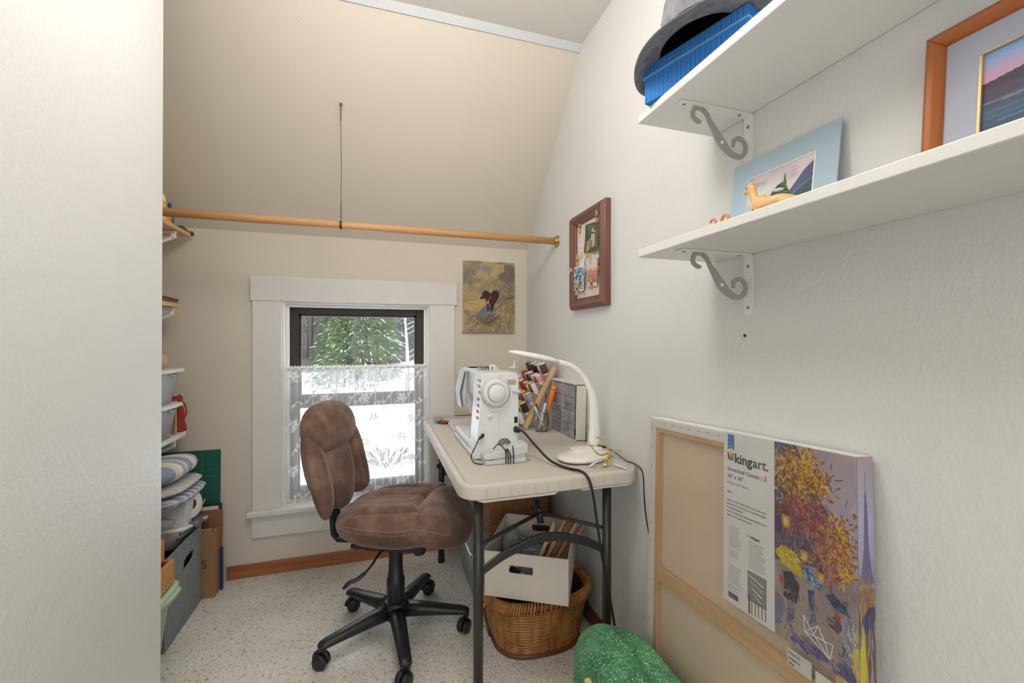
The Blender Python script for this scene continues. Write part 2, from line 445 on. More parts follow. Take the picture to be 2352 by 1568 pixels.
def cushion(name, m, parent, a, b, top, bot, mx, seams=(), n=3., q=.42, nr=30, na=72, shape=None, macro=None, p=3.2):
    """puffy closed cushion: superellipse footprint (a along x, b along y), domed top and bottom, creases along polylines"""
    th = np.linspace(0, 2 * PI, na, endpoint=False); rho = np.linspace(0, 1, nr) ** .75
    c, s_ = np.cos(th), np.sin(th)
    rad = (np.abs(c) ** n + np.abs(s_) ** n) ** (-1 / n)
    X = rho[:, None] * (rad * c)[None] * a; Y = rho[:, None] * (rad * s_)[None] * b
    if shape: X, Y = shape(X, Y)
    prof = np.clip(1 - rho ** p, 0, 1) ** q
    def crease(Z):
        for pl, dep, wd in seams:
            D = np.full(X.shape, 9.)
            for (x1, y1), (x2, y2) in zip(pl[:-1], pl[1:]):
                dx, dy = x2 - x1, y2 - y1; t = np.clip(((X - x1) * dx + (Y - y1) * dy) / (dx * dx + dy * dy), 0, 1)
                D = np.minimum(D, np.hypot(X - x1 - t * dx, Y - y1 - t * dy))
            Z = Z - dep * np.exp(-np.abs(D / wd) ** 1.25) * np.clip(prof[:, None] * 1.6, .15, 1)
        return Z
    Zt = prof[:, None] * top + np.zeros_like(X); Zb = -prof[:, None] * bot + np.zeros_like(X)
    if macro: Zt = Zt + macro(X, Y); Zb = Zb + macro(X, Y)
    Zt = crease(Zt)
    vs = [(X[i, k], Y[i, k], Zt[i, k]) for i in range(nr) for k in range(na)] + [(X[i, k], Y[i, k], Zb[i, k]) for i in range(nr - 1) for k in range(na)]
    fs = []; off = nr * na
    for i in range(nr - 1):
        for k in range(na):
            q2 = (k + 1) % na
            fs.append((i * na + k, (i + 1) * na + k, (i + 1) * na + q2, i * na + q2))
            if i < nr - 2: fs.append((off + i * na + k, off + i * na + q2, off + (i + 1) * na + q2, off + (i + 1) * na + k))
            else: fs.append((off + i * na + k, off + i * na + q2, (nr - 1) * na + q2, (nr - 1) * na + k))
    mb = MB(); mb.add(vs, fs)
    return mb.build(name, m, parent, True, mx=mx, merge=True)
def frame_mx(o, ex, ey, ez):
    M_ = Matrix.Identity(4)
    for i, e in enumerate((ex, ey, ez)):
        for k in range(3): M_[k][i] = e[k]
    for k in range(3): M_[k][3] = o[k]
    return M_
# ------------------------------------------------------------------ the room
XR, YB, XP, YP, XL, YR, ZC = .835, 2.38, -.55, 1.362, -1.2, -2.2, 2.432
struct(MB().box(XL - .1, XR + .1, YR - .1, YB + .12, -.08, 0).build('floor', m_carpet), 'flecked cream berber carpet')
struct(MB().box(XR, XR + .1, YR - .1, YB + .12, 0, 2.6).build('wall_right', m_plaster), 'white textured plaster wall with shelves')
wb = MB()
for x0, x1, z0, z1 in ((XL - .1, -.462, 0, 1.72), (.266, XR, 0, 1.72), (-.462, .266, 0, .325), (-.462, .266, 1.352, 1.72)):
    wb.box(x0, x1, YB, YB + .12, z0, z1)
struct(wb.build('wall_back', m_paper), 'low wallpapered knee wall around the window')
SL = math.hypot(.727, .746); SA = math.atan2(.727, .746)
so = MB().box(XL - .1, XR, 0, .1, -.03, SL + .06).build('wall_slope', m_paper); so.location = (0, YB + .002, 1.688); so.rotation_euler = (SA, 0, 0)
struct(so, 'sloping wallpapered wall under the roof')
struct(MB().box(XL - .1, XR + .1, YR - .1, 1.70, ZC, ZC + .1).build('ceiling', m_ceiling))
tr = MB().box(XL, XR, -.006, .0, SL - .036, SL - .004).build('trim_1', m_grey, None, bevel=.001); tr.location = so.location; tr.rotation_euler = so.rotation_euler
struct(tr, 'pale grey strip where the slope meets the ceiling')
# partition on the left: a solid block whose end leans a hair out of plumb
pt = MB()
pt.add([(XL - .1, YR, 0), (XP, YR, 0), (XP, YP - .011, 0), (XL - .1, YP - .011, 0), (XL - .1, YR, ZC), (XP, YR, ZC), (XP, YP + .011, ZC), (XL - .1, YP + .011, ZC)],
       [(0, 3, 2, 1), (4, 5, 6, 7), (0, 1, 5, 4), (1, 2, 6, 5), (2, 3, 7, 6), (3, 0, 4, 7)])
struct(pt.build('wall_left', m_plaster, None, bevel=.004), 'white textured partition wall ending at the closet nook')
struct(MB().box(XL - .1, XL, YP - .02, YB, 0, 2.6).build('wall_nook', m_paper))
struct(MB().box(XL, XR, YR - .1, YR, 0, ZC).build('wall_rear', m_plaster))
W2 = bpy.data.objects.new('fill_window', None); COL.objects.link(W2); struct(W2, 'added window frame around the rear fill light')  # unseen frame and pane added around the rear fill panel
wf = MB()
for q in ((-.48, -.40, .52, 2.18), (.70, .78, .52, 2.18), (-.40, .70, .52, .60), (-.40, .70, 2.10, 2.18), (-.40, .70, 1.33, 1.37)): wf.box(q[0], q[1], YR, YR + .05, q[2], q[3])
wf.build('casing', m_trim, W2, bevel=.002); MB().box(-.40, .70, YR + .002, YR + .006, .60, 2.10).build('pane', m_glass, W2)
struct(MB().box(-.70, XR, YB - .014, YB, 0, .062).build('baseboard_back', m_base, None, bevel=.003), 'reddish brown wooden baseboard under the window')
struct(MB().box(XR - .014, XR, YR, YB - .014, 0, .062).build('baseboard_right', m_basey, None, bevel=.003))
# marks on the right wall
nl = MB().lathe([(.0035, 0), (.004, .002), (.002, .003)], 10, frame_mx((XR, .804, 1.17), (0, 1, 0), (0, 0, 1), (-1, 0, 0))).build('nail', m_wire)
tag(nl, 'small nail in the white wall below the lower bracket', 'nail')

# ---- ceiling lamps above and behind the view; the wide one is added fill
for nm, loc, r, lab in (('ceiling_lamp', (.02, .88, ZC), .15, 'round frosted ceiling lamp above the chair'), ('ceiling_lamp', (.1, -.15, ZC), .24, 'wide frosted ceiling lamp added as unseen fill over the room')):
    t = thing(nm, lab, 'lamp', loc)
    MB().lathe([(r + .01, 0), (r + .012, -.02), (r, -.022)], 32).build('base', m_wht, t, True)
    MB().lathe([(r, -.022), (r * .98, -.05), (r * .8, -.085), (r * .5, -.10), (.001, -.106)], 32).build('glass_shade', emit('lit frosted glass', (1, .93, .82), 1.2), t, True)

# ---- window
W = bpy.data.objects.new('window_1', None); COL.objects.link(W); struct(W, 'double hung window with white casing and dark sashes')
yb = YB
MB().box(-.598, .416, yb - .022, yb, 1.352, 1.474).build('head_casing', m_trim, W, bevel=.002)
MB().box(-.590, -.462, yb - .018, yb, .325, 1.352).build('side_casing', m_trim, W, bevel=.002)
MB().box(.266, .405, yb - .018, yb, .325, 1.352).build('side_casing', m_trim, W, bevel=.002)
MB().box(-.610, .428, yb - .045, yb + .05, .298, .325).build('stool', m_trim, W, bevel=.006)
MB().box(-.594, .410, yb - .016, yb, .188, .298).build('apron', m_trim, W, bevel=.002)
jb = MB()
jb.box(-.462, -.452, yb, yb + .12, .325, 1.352); jb.box(.256, .266, yb, yb + .12, .325, 1.352); jb.box(-.452, .256, yb, yb + .12, 1.342, 1.352)
jb.box(-.452, -.436, yb + .03, yb + .045, .325, 1.342); jb.box(.240, .256, yb + .03, yb + .045, .325, 1.342); jb.box(-.436, .240, yb + .03, yb + .045, 1.327, 1.342)
jb.box(-.452, .256, yb, yb + .12, .318, .33)
jb.build('jamb', m_wht, W, bevel=.0015)
def sash(y, z0, z1, rt, rb, sw, name):
    f = MB()
    f.box(-.452, -.452 + sw, y, y + .034, z0, z1); f.box(.256 - sw, .256, y, y + .034, z0, z1)
    f.box(-.452 + sw, .256 - sw, y, y + .034, z1 - rt, z1); f.box(-.452 + sw, .256 - sw, y, y + .034, z0, z0 + rb)
    # stepped inner lip
    a, b = -.452 + sw, .256 - sw
    f.box(a, a + .012, y + .008, y + .026, z0 + rb, z1 - rt); f.box(b - .012, b, y + .008, y + .026, z0 + rb, z1 - rt); f.box(a, b, y + .008, y + .026, z1 - rt - .012, z1 - rt)
    s_ = f.build(name, m_sash, W, bevel=.002)
    MB().box(a, b, y + .014, y + .018, z0 + rb, z1 - rt).build('pane', m_glass, s_)
sash(yb + .082, .80, 1.342, .046, .055, .052, 'upper_sash')
sash(yb + .047, .33, .875, .05, .07, .05, 'lower_sash')
ex = MB(); ex.box(-.50, -.43, yb + .125, yb + .16, .25, 1.42); ex.box(.235, .31, yb + .125, yb + .16, .25, 1.42); ex.box(-.5, .31, yb + .125, yb + .16, 1.315, 1.42); ex.box(-.52, .33, yb + .125, yb + .2, .2, .30)
ex.build('outer_frame', flat('outer brown frame', 104, 82, 70), W)
# ---- lace cafe curtain on its tension rod
cr = MB().tube([(-.452, yb + .018, 1.012), (.256, yb + .018, 1.012)], .0055, 10).build('curtain_rod', m_wht, None, True); tag(cr, 'thin white tension rod across the window', 'curtain rod')
nw, nh = 300, 300
cp = Pic(nw, nh, (0, 0, 0)); D = np.full((nh, nw), .46)
D += .05 * (cp.noise(150, 150, 3) - .5)
lp = Pic(nw, nh, (0, 0, 0)); rr = random.Random(3)
def leaf(x, y, a, L):
    lp.ell(x + math.cos(a) * L * .5, y + math.sin(a) * L * .5, L * .55, L * .30, (1, 1, 1), 1, a)
    lp.line((x, y), (x + math.cos(a) * L, y + math.sin(a) * L), .0025, (.45, .45, .45))
def flower(x, y, r):
    for k in range(5):
        a = k * 2 * PI / 5 + .3; lp.ell(x + math.cos(a) * r * .6, y + math.sin(a) * r * .6, r * .52, r * .36, (.95, .95, .95), 1, a)
    lp.ell(x, y, r * .22, r * .22, (.3, .3, .3))
for j in range(6):
    for i in range(8):
        x = .03 + i * .135 + (j % 2) * .07; y = .08 + j * .165 + rr.uniform(-.02, .02)
        pts = bez([(x - .05, y + .09, 0), (x - .015, y + .03, 0), (x + .03, y + .045, 0), (x + .08, y - .01, 0), (x + .11, y - .06, 0)], 5)
        for p, q in zip(pts[:-1], pts[1:]): lp.line((p.x, p.y), (q.x, q.y), .0035, (.9, .9, .9))
        if (i + j) % 2 == 0: flower(x + .03, y + .0, .032)
        for p in pts[3::4]: leaf(p.x, p.y, rr.uniform(0, 6.28), rr.uniform(.022, .034))
D = np.clip(D + .75 * lp.a[..., 0], 0, .985)
hdr = cp.yy < .035; D[hdr] = .85
D[(cp.yy > .965)] = np.maximum(D[cp.yy > .965], .7)
D[(cp.xx < .012) | (cp.xx > .988)] = .75
ux = np.linspace(0, 1, nw); z = np.linspace(1.026, .330, nh); U, Z = np.meshgrid(ux, z)
dep = np.clip((1.03 - Z) / .7, 0, 1)
ph = U * 2 * PI
Yc = yb + .016 - (.0055 + .004 * dep) * np.sin(ph * 21 + 1.5 * np.sin(ph * 2.3)) - .004 * dep * np.sin(ph * 9 + 1)
fold_shade = np.clip(np.cos(ph * 21 + 1.5 * np.sin(ph * 2.3)), 0, 1) ** 6  # fold shading painted into the lace density along the pleats
D = np.clip(D + .42 * fold_shade * (.4 + .6 * np.sin(ph * 3.7) ** 2), 0, .97)
Z = np.where(cp.yy < .035, Z + .003 * np.sin(ph * 47), Z) + .004 * dep * np.sin(ph * 13)
Xc = -.456 + .716 * U
cu = grid_mesh('cafe_curtain', np.stack([Xc, Yc, Z], -1), D, m_lace)
tag(cu, 'white sheer lace curtain with flowers over the lower window', 'curtain')

# ------------------------------------------------------------------ outdoors
gx, gy = np.meshgrid(np.linspace(-40, 40, 60), np.linspace(60, 2.7, 70))
def gz(x, y): return np.interp(y, [2, 9, 16, 20, 30, 60], [-2.3, -2.1, -1.25, -.62, 2.8, 10.5]) + .25 * np.sin(x * .5 + y * .3) * np.clip((y - 8) / 10, 0, 1)
go = grid_mesh('snow_ground', np.stack([gx, gy, gz(gx, gy)], -1), np.ones(gx.shape), m_snow); struct(go, 'flat snow covered ground outside the window')
fx_, fy_ = np.meshgrid(np.linspace(-40, 40, 60), np.linspace(60, 21.5, 50)); fz_ = gz(fx_, fy_) + .06 + .05 * np.sin(fx_ * 3) * np.sin(fy_ * 2.3)
fo = grid_mesh('forest_floor', np.stack([fx_, fy_, fz_], -1), np.ones(fx_.shape), mat('dark forest litter', S(50, 47, 42), .95, var=.5, vs=1.2, detail=6)); struct(fo, 'dark wooded bank behind the snow')
def leafmat(name, a, b): 
    t = NT(name); t.set(.8); t.color(t.ramp(t.noise(t.coord(), 1.6, 3), [(.3, S(*a)), (.7, S(*b))])); return t.m
mf = [leafmat('light evergreen', (44, 60, 30), (92, 106, 62)), leafmat('dark evergreen', (26, 34, 28), (48, 56, 48)), leafmat('grey evergreen', (38, 46, 38), (64, 70, 62))]
m_bark = mat('bark', S(54, 47, 41), .9, var=.25, vs=12, bump=.3, bs=20)
m_birch = mat('pale bark', S(112, 114, 112), .8, var=.15, vs=10)
def conifer(label, x, y, h, r, k, seed, n=1500, snow=.12, base=.12):
    rn = random.Random(seed); z0 = float(gz(np.array(x), np.array(y))) - .1
    t = thing('evergreen_tree', label, 'tree', (x, y, z0), 0, 'evergreens behind the window')
    MB().tube([(0, 0, 0), (.05, 0, h * .5), (0, 0, h)], [r * .075, r * .05, .02], 8).build('trunk', m_bark, t, True)
    f = MB(); sn = MB()
    for i in range(n):
        q = rn.random() ** .75; zz = h * (base + (1 - base) * q); rad = r * (1 - q) ** .8 * (.25 + .75 * rn.random() ** .5) + .05
        a = rn.random() * 6.283; dr = .35 * rad
        c = Vector((math.cos(a) * rad, math.sin(a) * rad, zz - dr * rn.uniform(.3, 1)))
        L = rn.uniform(.12, .30) * (.5 + r / 4); o_ = Vector((math.cos(a + rn.uniform(-.6, .6)), math.sin(a + rn.uniform(-.6, .6)), rn.uniform(-.55, .1))).normalized()
        sd = o_.cross(Vector((0, 0, 1))).normalized() * L * rn.uniform(.05, .13); lift = Vector((0, 0, L * .14))
        tgt = sn if rn.random() < snow else f
        p = [c - o_ * L * .4, c + sd + lift * .2, c + o_ * L * .6 - lift, c - sd + lift * .2]
        tgt.add(p, [(0, 1, 2), (0, 2, 3)])
    f.build('foliage', mf[k], t)['kind'] = 'stuff'; sn.build('snow_on_branches', m_snow, t)['kind'] = 'stuff'
conifer('broad light green evergreen in the middle of the upper pane', -.9, 20.5, 7.2, 2.3, 0, 1, 30000, .03, .02)
conifer('dark evergreen between the broad green one and the birch', 2.45, 23.5, 8.5, 1.5, 1, 2, 13000, .05, .02)
conifer('grey green evergreen left of the broad green one', -4.9, 23.5, 8, 1.5, 2, 3, 11000, .10, .02)
conifer('dark evergreen close behind the broad green one', .75, 26.4, 9, 1.5, 1, 4, 13000, .05, .02)
conifer('grey evergreen behind the slim trunks', -2.6, 26.6, 9, 1.5, 2, 7, 12000, .06, .02)
conifer('dark evergreen far right beyond the birch', 5.2, 24.5, 10, 1.4, 1, 5, 3500, .06, .02)
conifer('dark evergreen far left beyond the trunks', -8.2, 25, 11, 1.5, 1, 6, 3500, .06, .02)
for k, x in enumerate((-9.4, -6.6, -3.9, -1.2, 1.6, 4.2, 6.9)):
    conifer('tall dark evergreen high on the bank, one of the back row', x, 30.5 + .4 * (k % 2), 13, 1.3, 1 + k % 2, 20 + k, 7000, .04, .02)
for i, (x, y, h, r) in enumerate(((-3.2, 23.0, 9, .09), (-3.35, 23.2, 9, .06), (-3.05, 22.0, 10, .10), (-5.0, 27.2, 10, .11), (-6.6, 23.5, 9, .09), (-5.6, 28.0, 10, .12))):
    z0 = float(gz(np.array(x), np.array(y))) - .1
    o = MB().tube([(0, 0, 0), (random.uniform(-.2, .2), 0, h * .5), (random.uniform(-.4, .4), 0, h)], [r, r * .8, r * .4], 8).build('tree_trunk', m_bark, None, True)
    o.location = (x, y, z0); tag(o, 'slim bare trunk on the snowy bank', 'tree', 'bare trunks on the bank')
# pale birch with forked branches at the right of the pane
z0 = float(gz(np.array(1.12), np.array(18))) - .1
t = thing('birch_tree', 'pale bare birch with forked branches', 'tree', (1.12, 18, z0))
MB().tube([(0, 0, 0), (.02, 0, 1.2), (-.02, 0, 2.2), (-.1, 0, 3.2), (.1, 0, 4.6)], [.10, .08, .055, .04, .02], 8).build('trunk', m_birch, t, True)
rb = random.Random(5)
for i in range(14):
    zz = 1.1 + i * .2; a = rb.choice((0, PI)) + rb.uniform(-.5, .5); L = rb.uniform(.4, .9)
    p0 = Vector((-.02, 0, zz)); d = Vector((math.cos(a), math.sin(a) * .5, rb.uniform(.2, 1.1))).normalized()
    b = MB(); b.tube([p0, p0 + d * L * .5 + Vector((0, 0, .04)), p0 + d * L], [.018, .012, .005], 5)
    for j in range(3):
        q = p0 + d * L * (.4 + .2 * j); e = Vector((d.x + rb.uniform(-.8, .8), rb.uniform(-.4, .4), d.z + rb.uniform(-.2, .6))).normalized()
        b.tube([q, q + e * .28], [.008, .003], 4)
    b.build('branch', m_birch, t)
def bush(x, y, r, h, n, seed, label):
    rn = random.Random(seed); z0 = float(gz(np.array(x), np.array(y)))
    b = MB(); s2 = MB()
    for i in range(n):
        a = rn.random() * 6.28; rad = r * rn.random() ** .5; hh = h * rn.uniform(.4, 1) * (1 - .5 * rad / r)
        p = Vector((math.cos(a) * rad, math.sin(a) * rad, 0)); q = p * 1.3 + Vector((rn.uniform(-.2, .2), rn.uniform(-.2, .2), hh))
        (s2 if rn.random() < .55 else b).tube([p * .6, (p + q) / 2 + Vector((0, 0, .1)), q], [.012, .012, .004], 3, False)
    t = thing('snowy_brush', label, 'bush', (x, y, z0), 0, 'snowy brush on the bank')
    b.build('twigs', m_bark, t)['kind'] = 'stuff'; s2.build('snow_on_twigs', m_snow, t)['kind'] = 'stuff'
bush(-4.4, 18.6, 1.0, 1.2, 420, 1, 'snow dusted brush left of the light green evergreen')
bush(2.3, 17.6, .7, .7, 260, 2, 'low snow dusted brush to the right of the birch')
bush(-2.0, 13, .7, .8, 200, 3, 'snow dusted brush on the flat snow below the bank')
bush(.2, 11, .6, .6, 200, 4, 'small snow dusted brush nearest the house')
# ------------------------------------------------------------------ closet rod, wire, wall pictures
t = thing('closet_rod', 'long wooden closet rod spanning the nook', 'rod', (XL, 1.925, 1.642))
MB().tube([(0, 0, 0), (XR - XL - .002, 0, 0)], .0165, 20).build('dowel', m_oak, t, True)
for x0, d in ((XR - XL, -1), (0, 1)):
    fx = frame_mx((x0, 0, 0), (0, 1, 0), (0, 0, 1), (d, 0, 0))
    fl = MB().lathe([(.0295, 0), (.0295, .003), (.024, .006), (.020, .008), (.0195, .018), (.0175, .018)], 28, fx).build('brass_flange', m_brass, t, True)
    for k in range(3):
        a = k * 2.094 + .5; MB().lathe([(.004, .0045), (.003, .0065), (.001, .007)], 8, fx @ Matrix.Translation((.0245 * math.cos(a), .0245 * math.sin(a), 0))).build('screw', m_brass, fl)
zs = 2.155
t = thing('hanging_wire', 'thin twisted steel wire holding up the wooden rod', 'wire', (-.152, 1.925, 1.642))
MB().tube([(0, 0, .02), (.001, 0, .25), (-.001, 0, zs - 1.642)], .0012, 6).build('strand', m_wire, t)
tw = [(math.cos(k * .9) * .0022, math.sin(k * .9) * .0022, .03 + k * .0018) for k in range(34)]
tw2 = [(math.cos(k * .9) * .0022, math.sin(k * .9) * .0022, zs - 1.642 - .075 + k * .0018) for k in range(34)]
MB().tube(tw, .0011, 5).build('twist', m_wire, t); MB().tube(tw2, .0011, 5).build('twist', m_wire, t)
MB().tube(arc((0, zs - 1.642 - .006), .006, 0, 360, 12, 'xz'), .0012, 5).tube([(0, 0, zs - 1.642 - .012), (0, .002, zs - 1.642 + .01)], .002, 6).build('eye_screw', m_wire, t)
MB().tube([(-.005, 0, 0), (.005, 0, 0)], .0185, 20).build('wire_loop', m_wire, t, True)

# ---- dog painting on the back wall
p = Pic(240, 320, (150, 138, 110)); n1 = p.noise(7, 9, 11); n2 = p.noise(14, 18, 12)
p.put(np.clip((n1 - .45) * 3, 0, 1), (128, 122, 112)); p.put(np.clip((n2 - .55) * 3, 0, 1), (176, 156, 108)); p.put(np.clip((.4 - n1) * 4, 0, 1), (196, 172, 120), .8)
p.ell(.85, .16, .22, .16, (112, 104, 98), .8, 0, .6); p.ell(.42, .13, .12, .10, (140, 140, 142), .7, 0, .6); p.ell(.16, .16, .14, .06, (108, 108, 112), .5, 0, .8)
p.poly([(.50, .20), (.62, .04), (.78, .02), (.80, .13), (.58, .22)], (190, 166, 116), .8)
rs = random.Random(21)
def tuft(cx, cy, sp, L, a0, a1, n, c1, c2, wd=.006):
    n = int(n * 1.8); wd *= .8
    for i in range(n):
        a = R(rs.uniform(a0, a1)); x = cx + rs.uniform(-sp, sp); y = cy + rs.uniform(-sp * .3, sp * .3); l = L * rs.uniform(.5, 1)
        q_ = rs.random(); c = [c1[k] + (c2[k] - c1[k]) * q_ for k in range(3)]
        p.line((x, y), (x + math.cos(a) * l, y + math.sin(a) * l * .75), wd, c, .75)
LT, DK, MD = (206, 184, 136), (84, 74, 62), (160, 140, 104)
tuft(.35, .22, .12, .14, 200, 330, 45, LT, MD); tuft(.75, .34, .2, .2, 20, 110, 70, LT, DK); tuft(.2, .48, .2, .2, 150, 200, 40, (200, 172, 118), MD, .010)
tuft(.15, .62, .18, .22, -10, 20, 40, (206, 176, 118), (180, 150, 100), .012); tuft(.12, .36, .12, .15, 0, 180, 30, (190, 170, 110), MD)
p.poly([(.20, .775), (.42, .62), (.62, .52), (.66, .62), (.64, .72), (.58, .80), (.36, .82)], (110, 120, 130)); p.poly([(.20, .775), (.36, .82), (.30, .80), (.28, .775)], (60, 60, 66))
tuft(.40, .74, .12, .10, 150, 240, 16, (140, 148, 156), (96, 104, 116), .005)
tuft(.85, .60, .16, .24, 90, 190, 90, LT, DK); tuft(.92, .50, .10, .2, 120, 200, 40, (186, 164, 124), DK); tuft(.85, .75, .14, .2, 60, 150, 60, (206, 176, 130), (150, 120, 90))
tuft(.62, .72, .06, .22, 20, 60, 40, (214, 202, 160), (120, 108, 88), .004); tuft(.25, .92, .25, .26, 290, 345, 90, LT, DK); tuft(.70, .94, .25, .24, 270, 330, 90, LT, DK); tuft(.45, .86, .2, .2, 300, 350, 50, (60, 52, 46), MD)
tuft(.84, .88, .1, .22, 50, 80, 40, (214, 196, 150), DK, .004)
DG = (62, 38, 34)
p.poly([(.32, .515), (.36, .49), (.37, .44), (.42, .405), (.48, .415), (.52, .45), (.58, .41), (.64, .40), (.69, .43), (.69, .48), (.64, .56), (.60, .60), (.57, .69), (.51, .69), (.52, .60), (.49, .60), (.50, .69), (.455, .69), (.46, .62), (.44, .58), (.43, .53), (.40, .525), (.34, .535)], DG)
p.poly([(.36, .44), (.40, .41), (.43, .41), (.38, .46)], (84, 54, 46)); p.line((.455, .69), (.49, .69), .012, (110, 60, 44)); p.line((.52, .69), (.565, .69), .012, (110, 60, 44))
p.line((.475, .555), (.535, .49), .011, (196, 62, 44)); p.ell(.475, .575, .022, .020, (214, 178, 120))
t = thing('dog_painting', 'unframed canvas of a brown dog among dry grasses', 'painting', (.450, YB, 1.201))
MB().box(0, .306, -.017, -.0005, 0, .406).build('stretcher', m_canvasw, t, bevel=.001)
picture('painted_face', p, .0005, .3055, .0005, .4055, -.0177, t, m_oil)
MB().box(0, .306, -.0174, -.0002, -.0004, .003).build('lower_edge', flat('dark edge', 52, 46, 44), t)
# cream strip of wood lying on the table edge by the casing is built with the table things

# ---- memo board on the right wall (local x runs towards the viewer, -y out of the wall)
FY, FZ, FW, FH = 1.725, 1.290, .305, .405
t = thing('memo_board', 'brown wooden frame with a patterned cloth board and clothespins', 'memo board', (XR, FY, FZ), -PI / 2)
prof = [(0, 0), (0, -.022), (.006, -.028), (.010, -.030), (.014, -.036), (.026, -.036), (.034, -.028), (.040, -.026), (.046, -.018), (.046, 0)]
def framing(parent, prof, w_, h_, mv, mh, nm='frame'):
    k = len(prof)
    def ring(cs):   # cs: list of corner transforms
        mb = MB(); vs = []
        for c in cs: vs += [c(d, y) for d, y in prof]
        mb.add(vs, [(i, (i + 1) % k, (i + 1) % k + k, i + k) for i in range(k)] + [tuple(range(k - 1, -1, -1)), tuple(range(k, 2 * k))]); return mb
    A = lambda d, y: (d, y, d); B = lambda d, y: (w_ - d, y, d); C_ = lambda d, y: (w_ - d, y, h_ - d); D_ = lambda d, y: (d, y, h_ - d)
    for pr, mm, s_ in (((A, B), mh, 'bottom_rail'), ((B, C_), mv, 'side_rail'), ((C_, D_), mh, 'top_rail'), ((D_, A), mv, 'side_rail')):
        ring(pr).build(s_, mm, parent, bevel=.0008)
framing(t, prof, FW, FH, m_memo, m_memoy)
bp = Pic(90, 120, (228, 216, 210)); nn = bp.noise(40, 60, 4); bp.put(np.clip((nn - .55) * 4, 0, 1), (206, 178, 162), .7); bp.put(np.clip((bp.noise(50, 70, 9) - .6) * 4, 0, 1), (206, 204, 214), .7)
for i in range(260):
    x, y = rs.random(), rs.random(); bp.line((x, y), (x + rs.uniform(-.03, .03), y + rs.uniform(-.03, .03)), .006, rs.choice([(196, 160, 140), (246, 240, 238), (210, 196, 196)]), .6)
MB().box(.04, FW - .04, -.012, -.001, .04, FH - .04).build('backing', m_linen, t)
picture('cloth', bp, .04, FW - .04, .04, FH - .04, -.0125, t, m_pic)
def board(x, z, y=0): return Vector((XR + y - .0125, FY - x, FZ + z))
def card(name, label, x0, x1, z0, z1, pic, tilt, off, curl=0, cat='photo'):
    o = thing(name, label, cat, tuple(board((x0 + x1) / 2, (z0 + z1) / 2, -off)), (0, R(tilt), 0)); o.rotation_euler = Euler((0, R(tilt), 0)).to_matrix().to_euler()
    o.rotation_mode = 'XYZ'; o.rotation_euler = (0, R(tilt), -PI / 2)
    w_, h_ = x1 - x0, z1 - z0; bd = lambda X, Z: -curl * ((X / w_ + .5) ** 2)
    pc = picture('print', pic, -w_ / 2, w_ / 2, -h_ / 2, h_ / 2, -.0008, o, m_photo, bd)
    picture('paper_back', Pic(8, 8, (236, 234, 228)), -w_ / 2, w_ / 2, -h_ / 2, h_ / 2, .0, o, m_pic, bd)
def pin(x, z, a, off, lab):
    o = thing('clothespin', lab, 'clothespin', tuple(board(x, z, -off)), (0, R(a), -PI / 2), 'clothespins on the memo board')
    for s_ in (-1, 1):
        MB().prism([(-.0008 * s_, -.020), (-.0042 * s_, -.020), (-.0036 * s_, .005), (-.0062 * s_, .028), (-.0036 * s_, .028), (-.0008 * s_, .004)], -.009, -.001).build('jaw', m_peg, o)
    MB().tube([(-.005, -.005, .003), (.005, -.005, .003)], .0042, 8).build('spring', m_wire, o)
c1 = Pic(50, 60, (58, 82, 60)); c1.put(np.clip((c1.noise(9, 9, 5) - .4) * 2, 0, 1), (96, 124, 78)); c1.poly([(.45, .85), (.43, .3), (.47, .18), (.5, .13), (.55, .26), (.72, .28), (.74, .8)], (200, 172, 152)); c1.poly([(.45, .3), (.7, .34), (.7, .40), (.45, .36)], (96, 74, 66)); c1.poly([(.1, .62), (.43, .5), (.44, .8), (.2, .8)], (176, 158, 140), .7); c1.poly([(0, .7), (.4, .9), (.9, .86), (1, 1), (0, 1)], (70, 92, 56)); c1.poly([(.47, .85), (.47, .6), (.52, .58), (.53, .85)], (70, 54, 48))
card('castle_photo', 'dark green photo of a stone castle tower', .125, .258, .222, .338, c1, 7, .004, .010)
c2 = Pic(40, 50, (150, 184, 206)); c2.put(np.clip((c2.noise(11, 13, 6) - .42) * 4, 0, 1), (66, 92, 116)); c2.put(np.clip((c2.noise(13, 15, 7) - .6) * 5, 0, 1), (226, 232, 236)); c2.put(((c2.xx < .06) | (c2.xx > .94) | (c2.yy < .05) | (c2.yy > .92)) * 1., (226, 234, 238)); c2.poly([(.1, .75), (.9, .7), (.9, .9), (.1, .92)], (190, 176, 130), .6)
card('blue_photo', 'blue tinted photo card of foliage', .036, .142, .078, .178, c2, 7, .012, .004)
c3 = Pic(40, 50, (232, 206, 190)); c3.grad([(0, (236, 212, 198)), (.25, (228, 190, 172)), (.5, (182, 128, 116)), (1, (176, 120, 108))]); c3.poly([(0, .3), (.3, .22), (.5, .3), (.8, .2), (1, .28), (1, .42), (0, .42)], (196, 140, 128)); c3.poly([(.0, .86), (.4, .74), (.8, .86), (1, .8), (1, 1), (0, 1)], (236, 214, 190))
card('sunset_photo', 'pinkish sunset photo card beside the blue one', .152, .240, .085, .172, c3, 6, .004, .004)
c4 = Pic(30, 30, (238, 232, 222)); [c4.line((.1, .15 + .14 * k), (.85, .15 + .14 * k), .012, (180, 170, 160), .6) for k in range(6)]
card('note_card', 'small cream note card behind the blue photo', .044, .122, .166, .210, c4, 4, .004, 0, 'card')
GP = 'clothespin on the memo board '
pin(.245, .345, 4, .010, 'clothespin gripping the top of the castle photo'); pin(.182, .226, 186, .016, 'clothespin gripping the bottom of the castle photo'); pin(.080, .345, 3, .001, 'clothespin on the bare cloth near the top of the memo board')
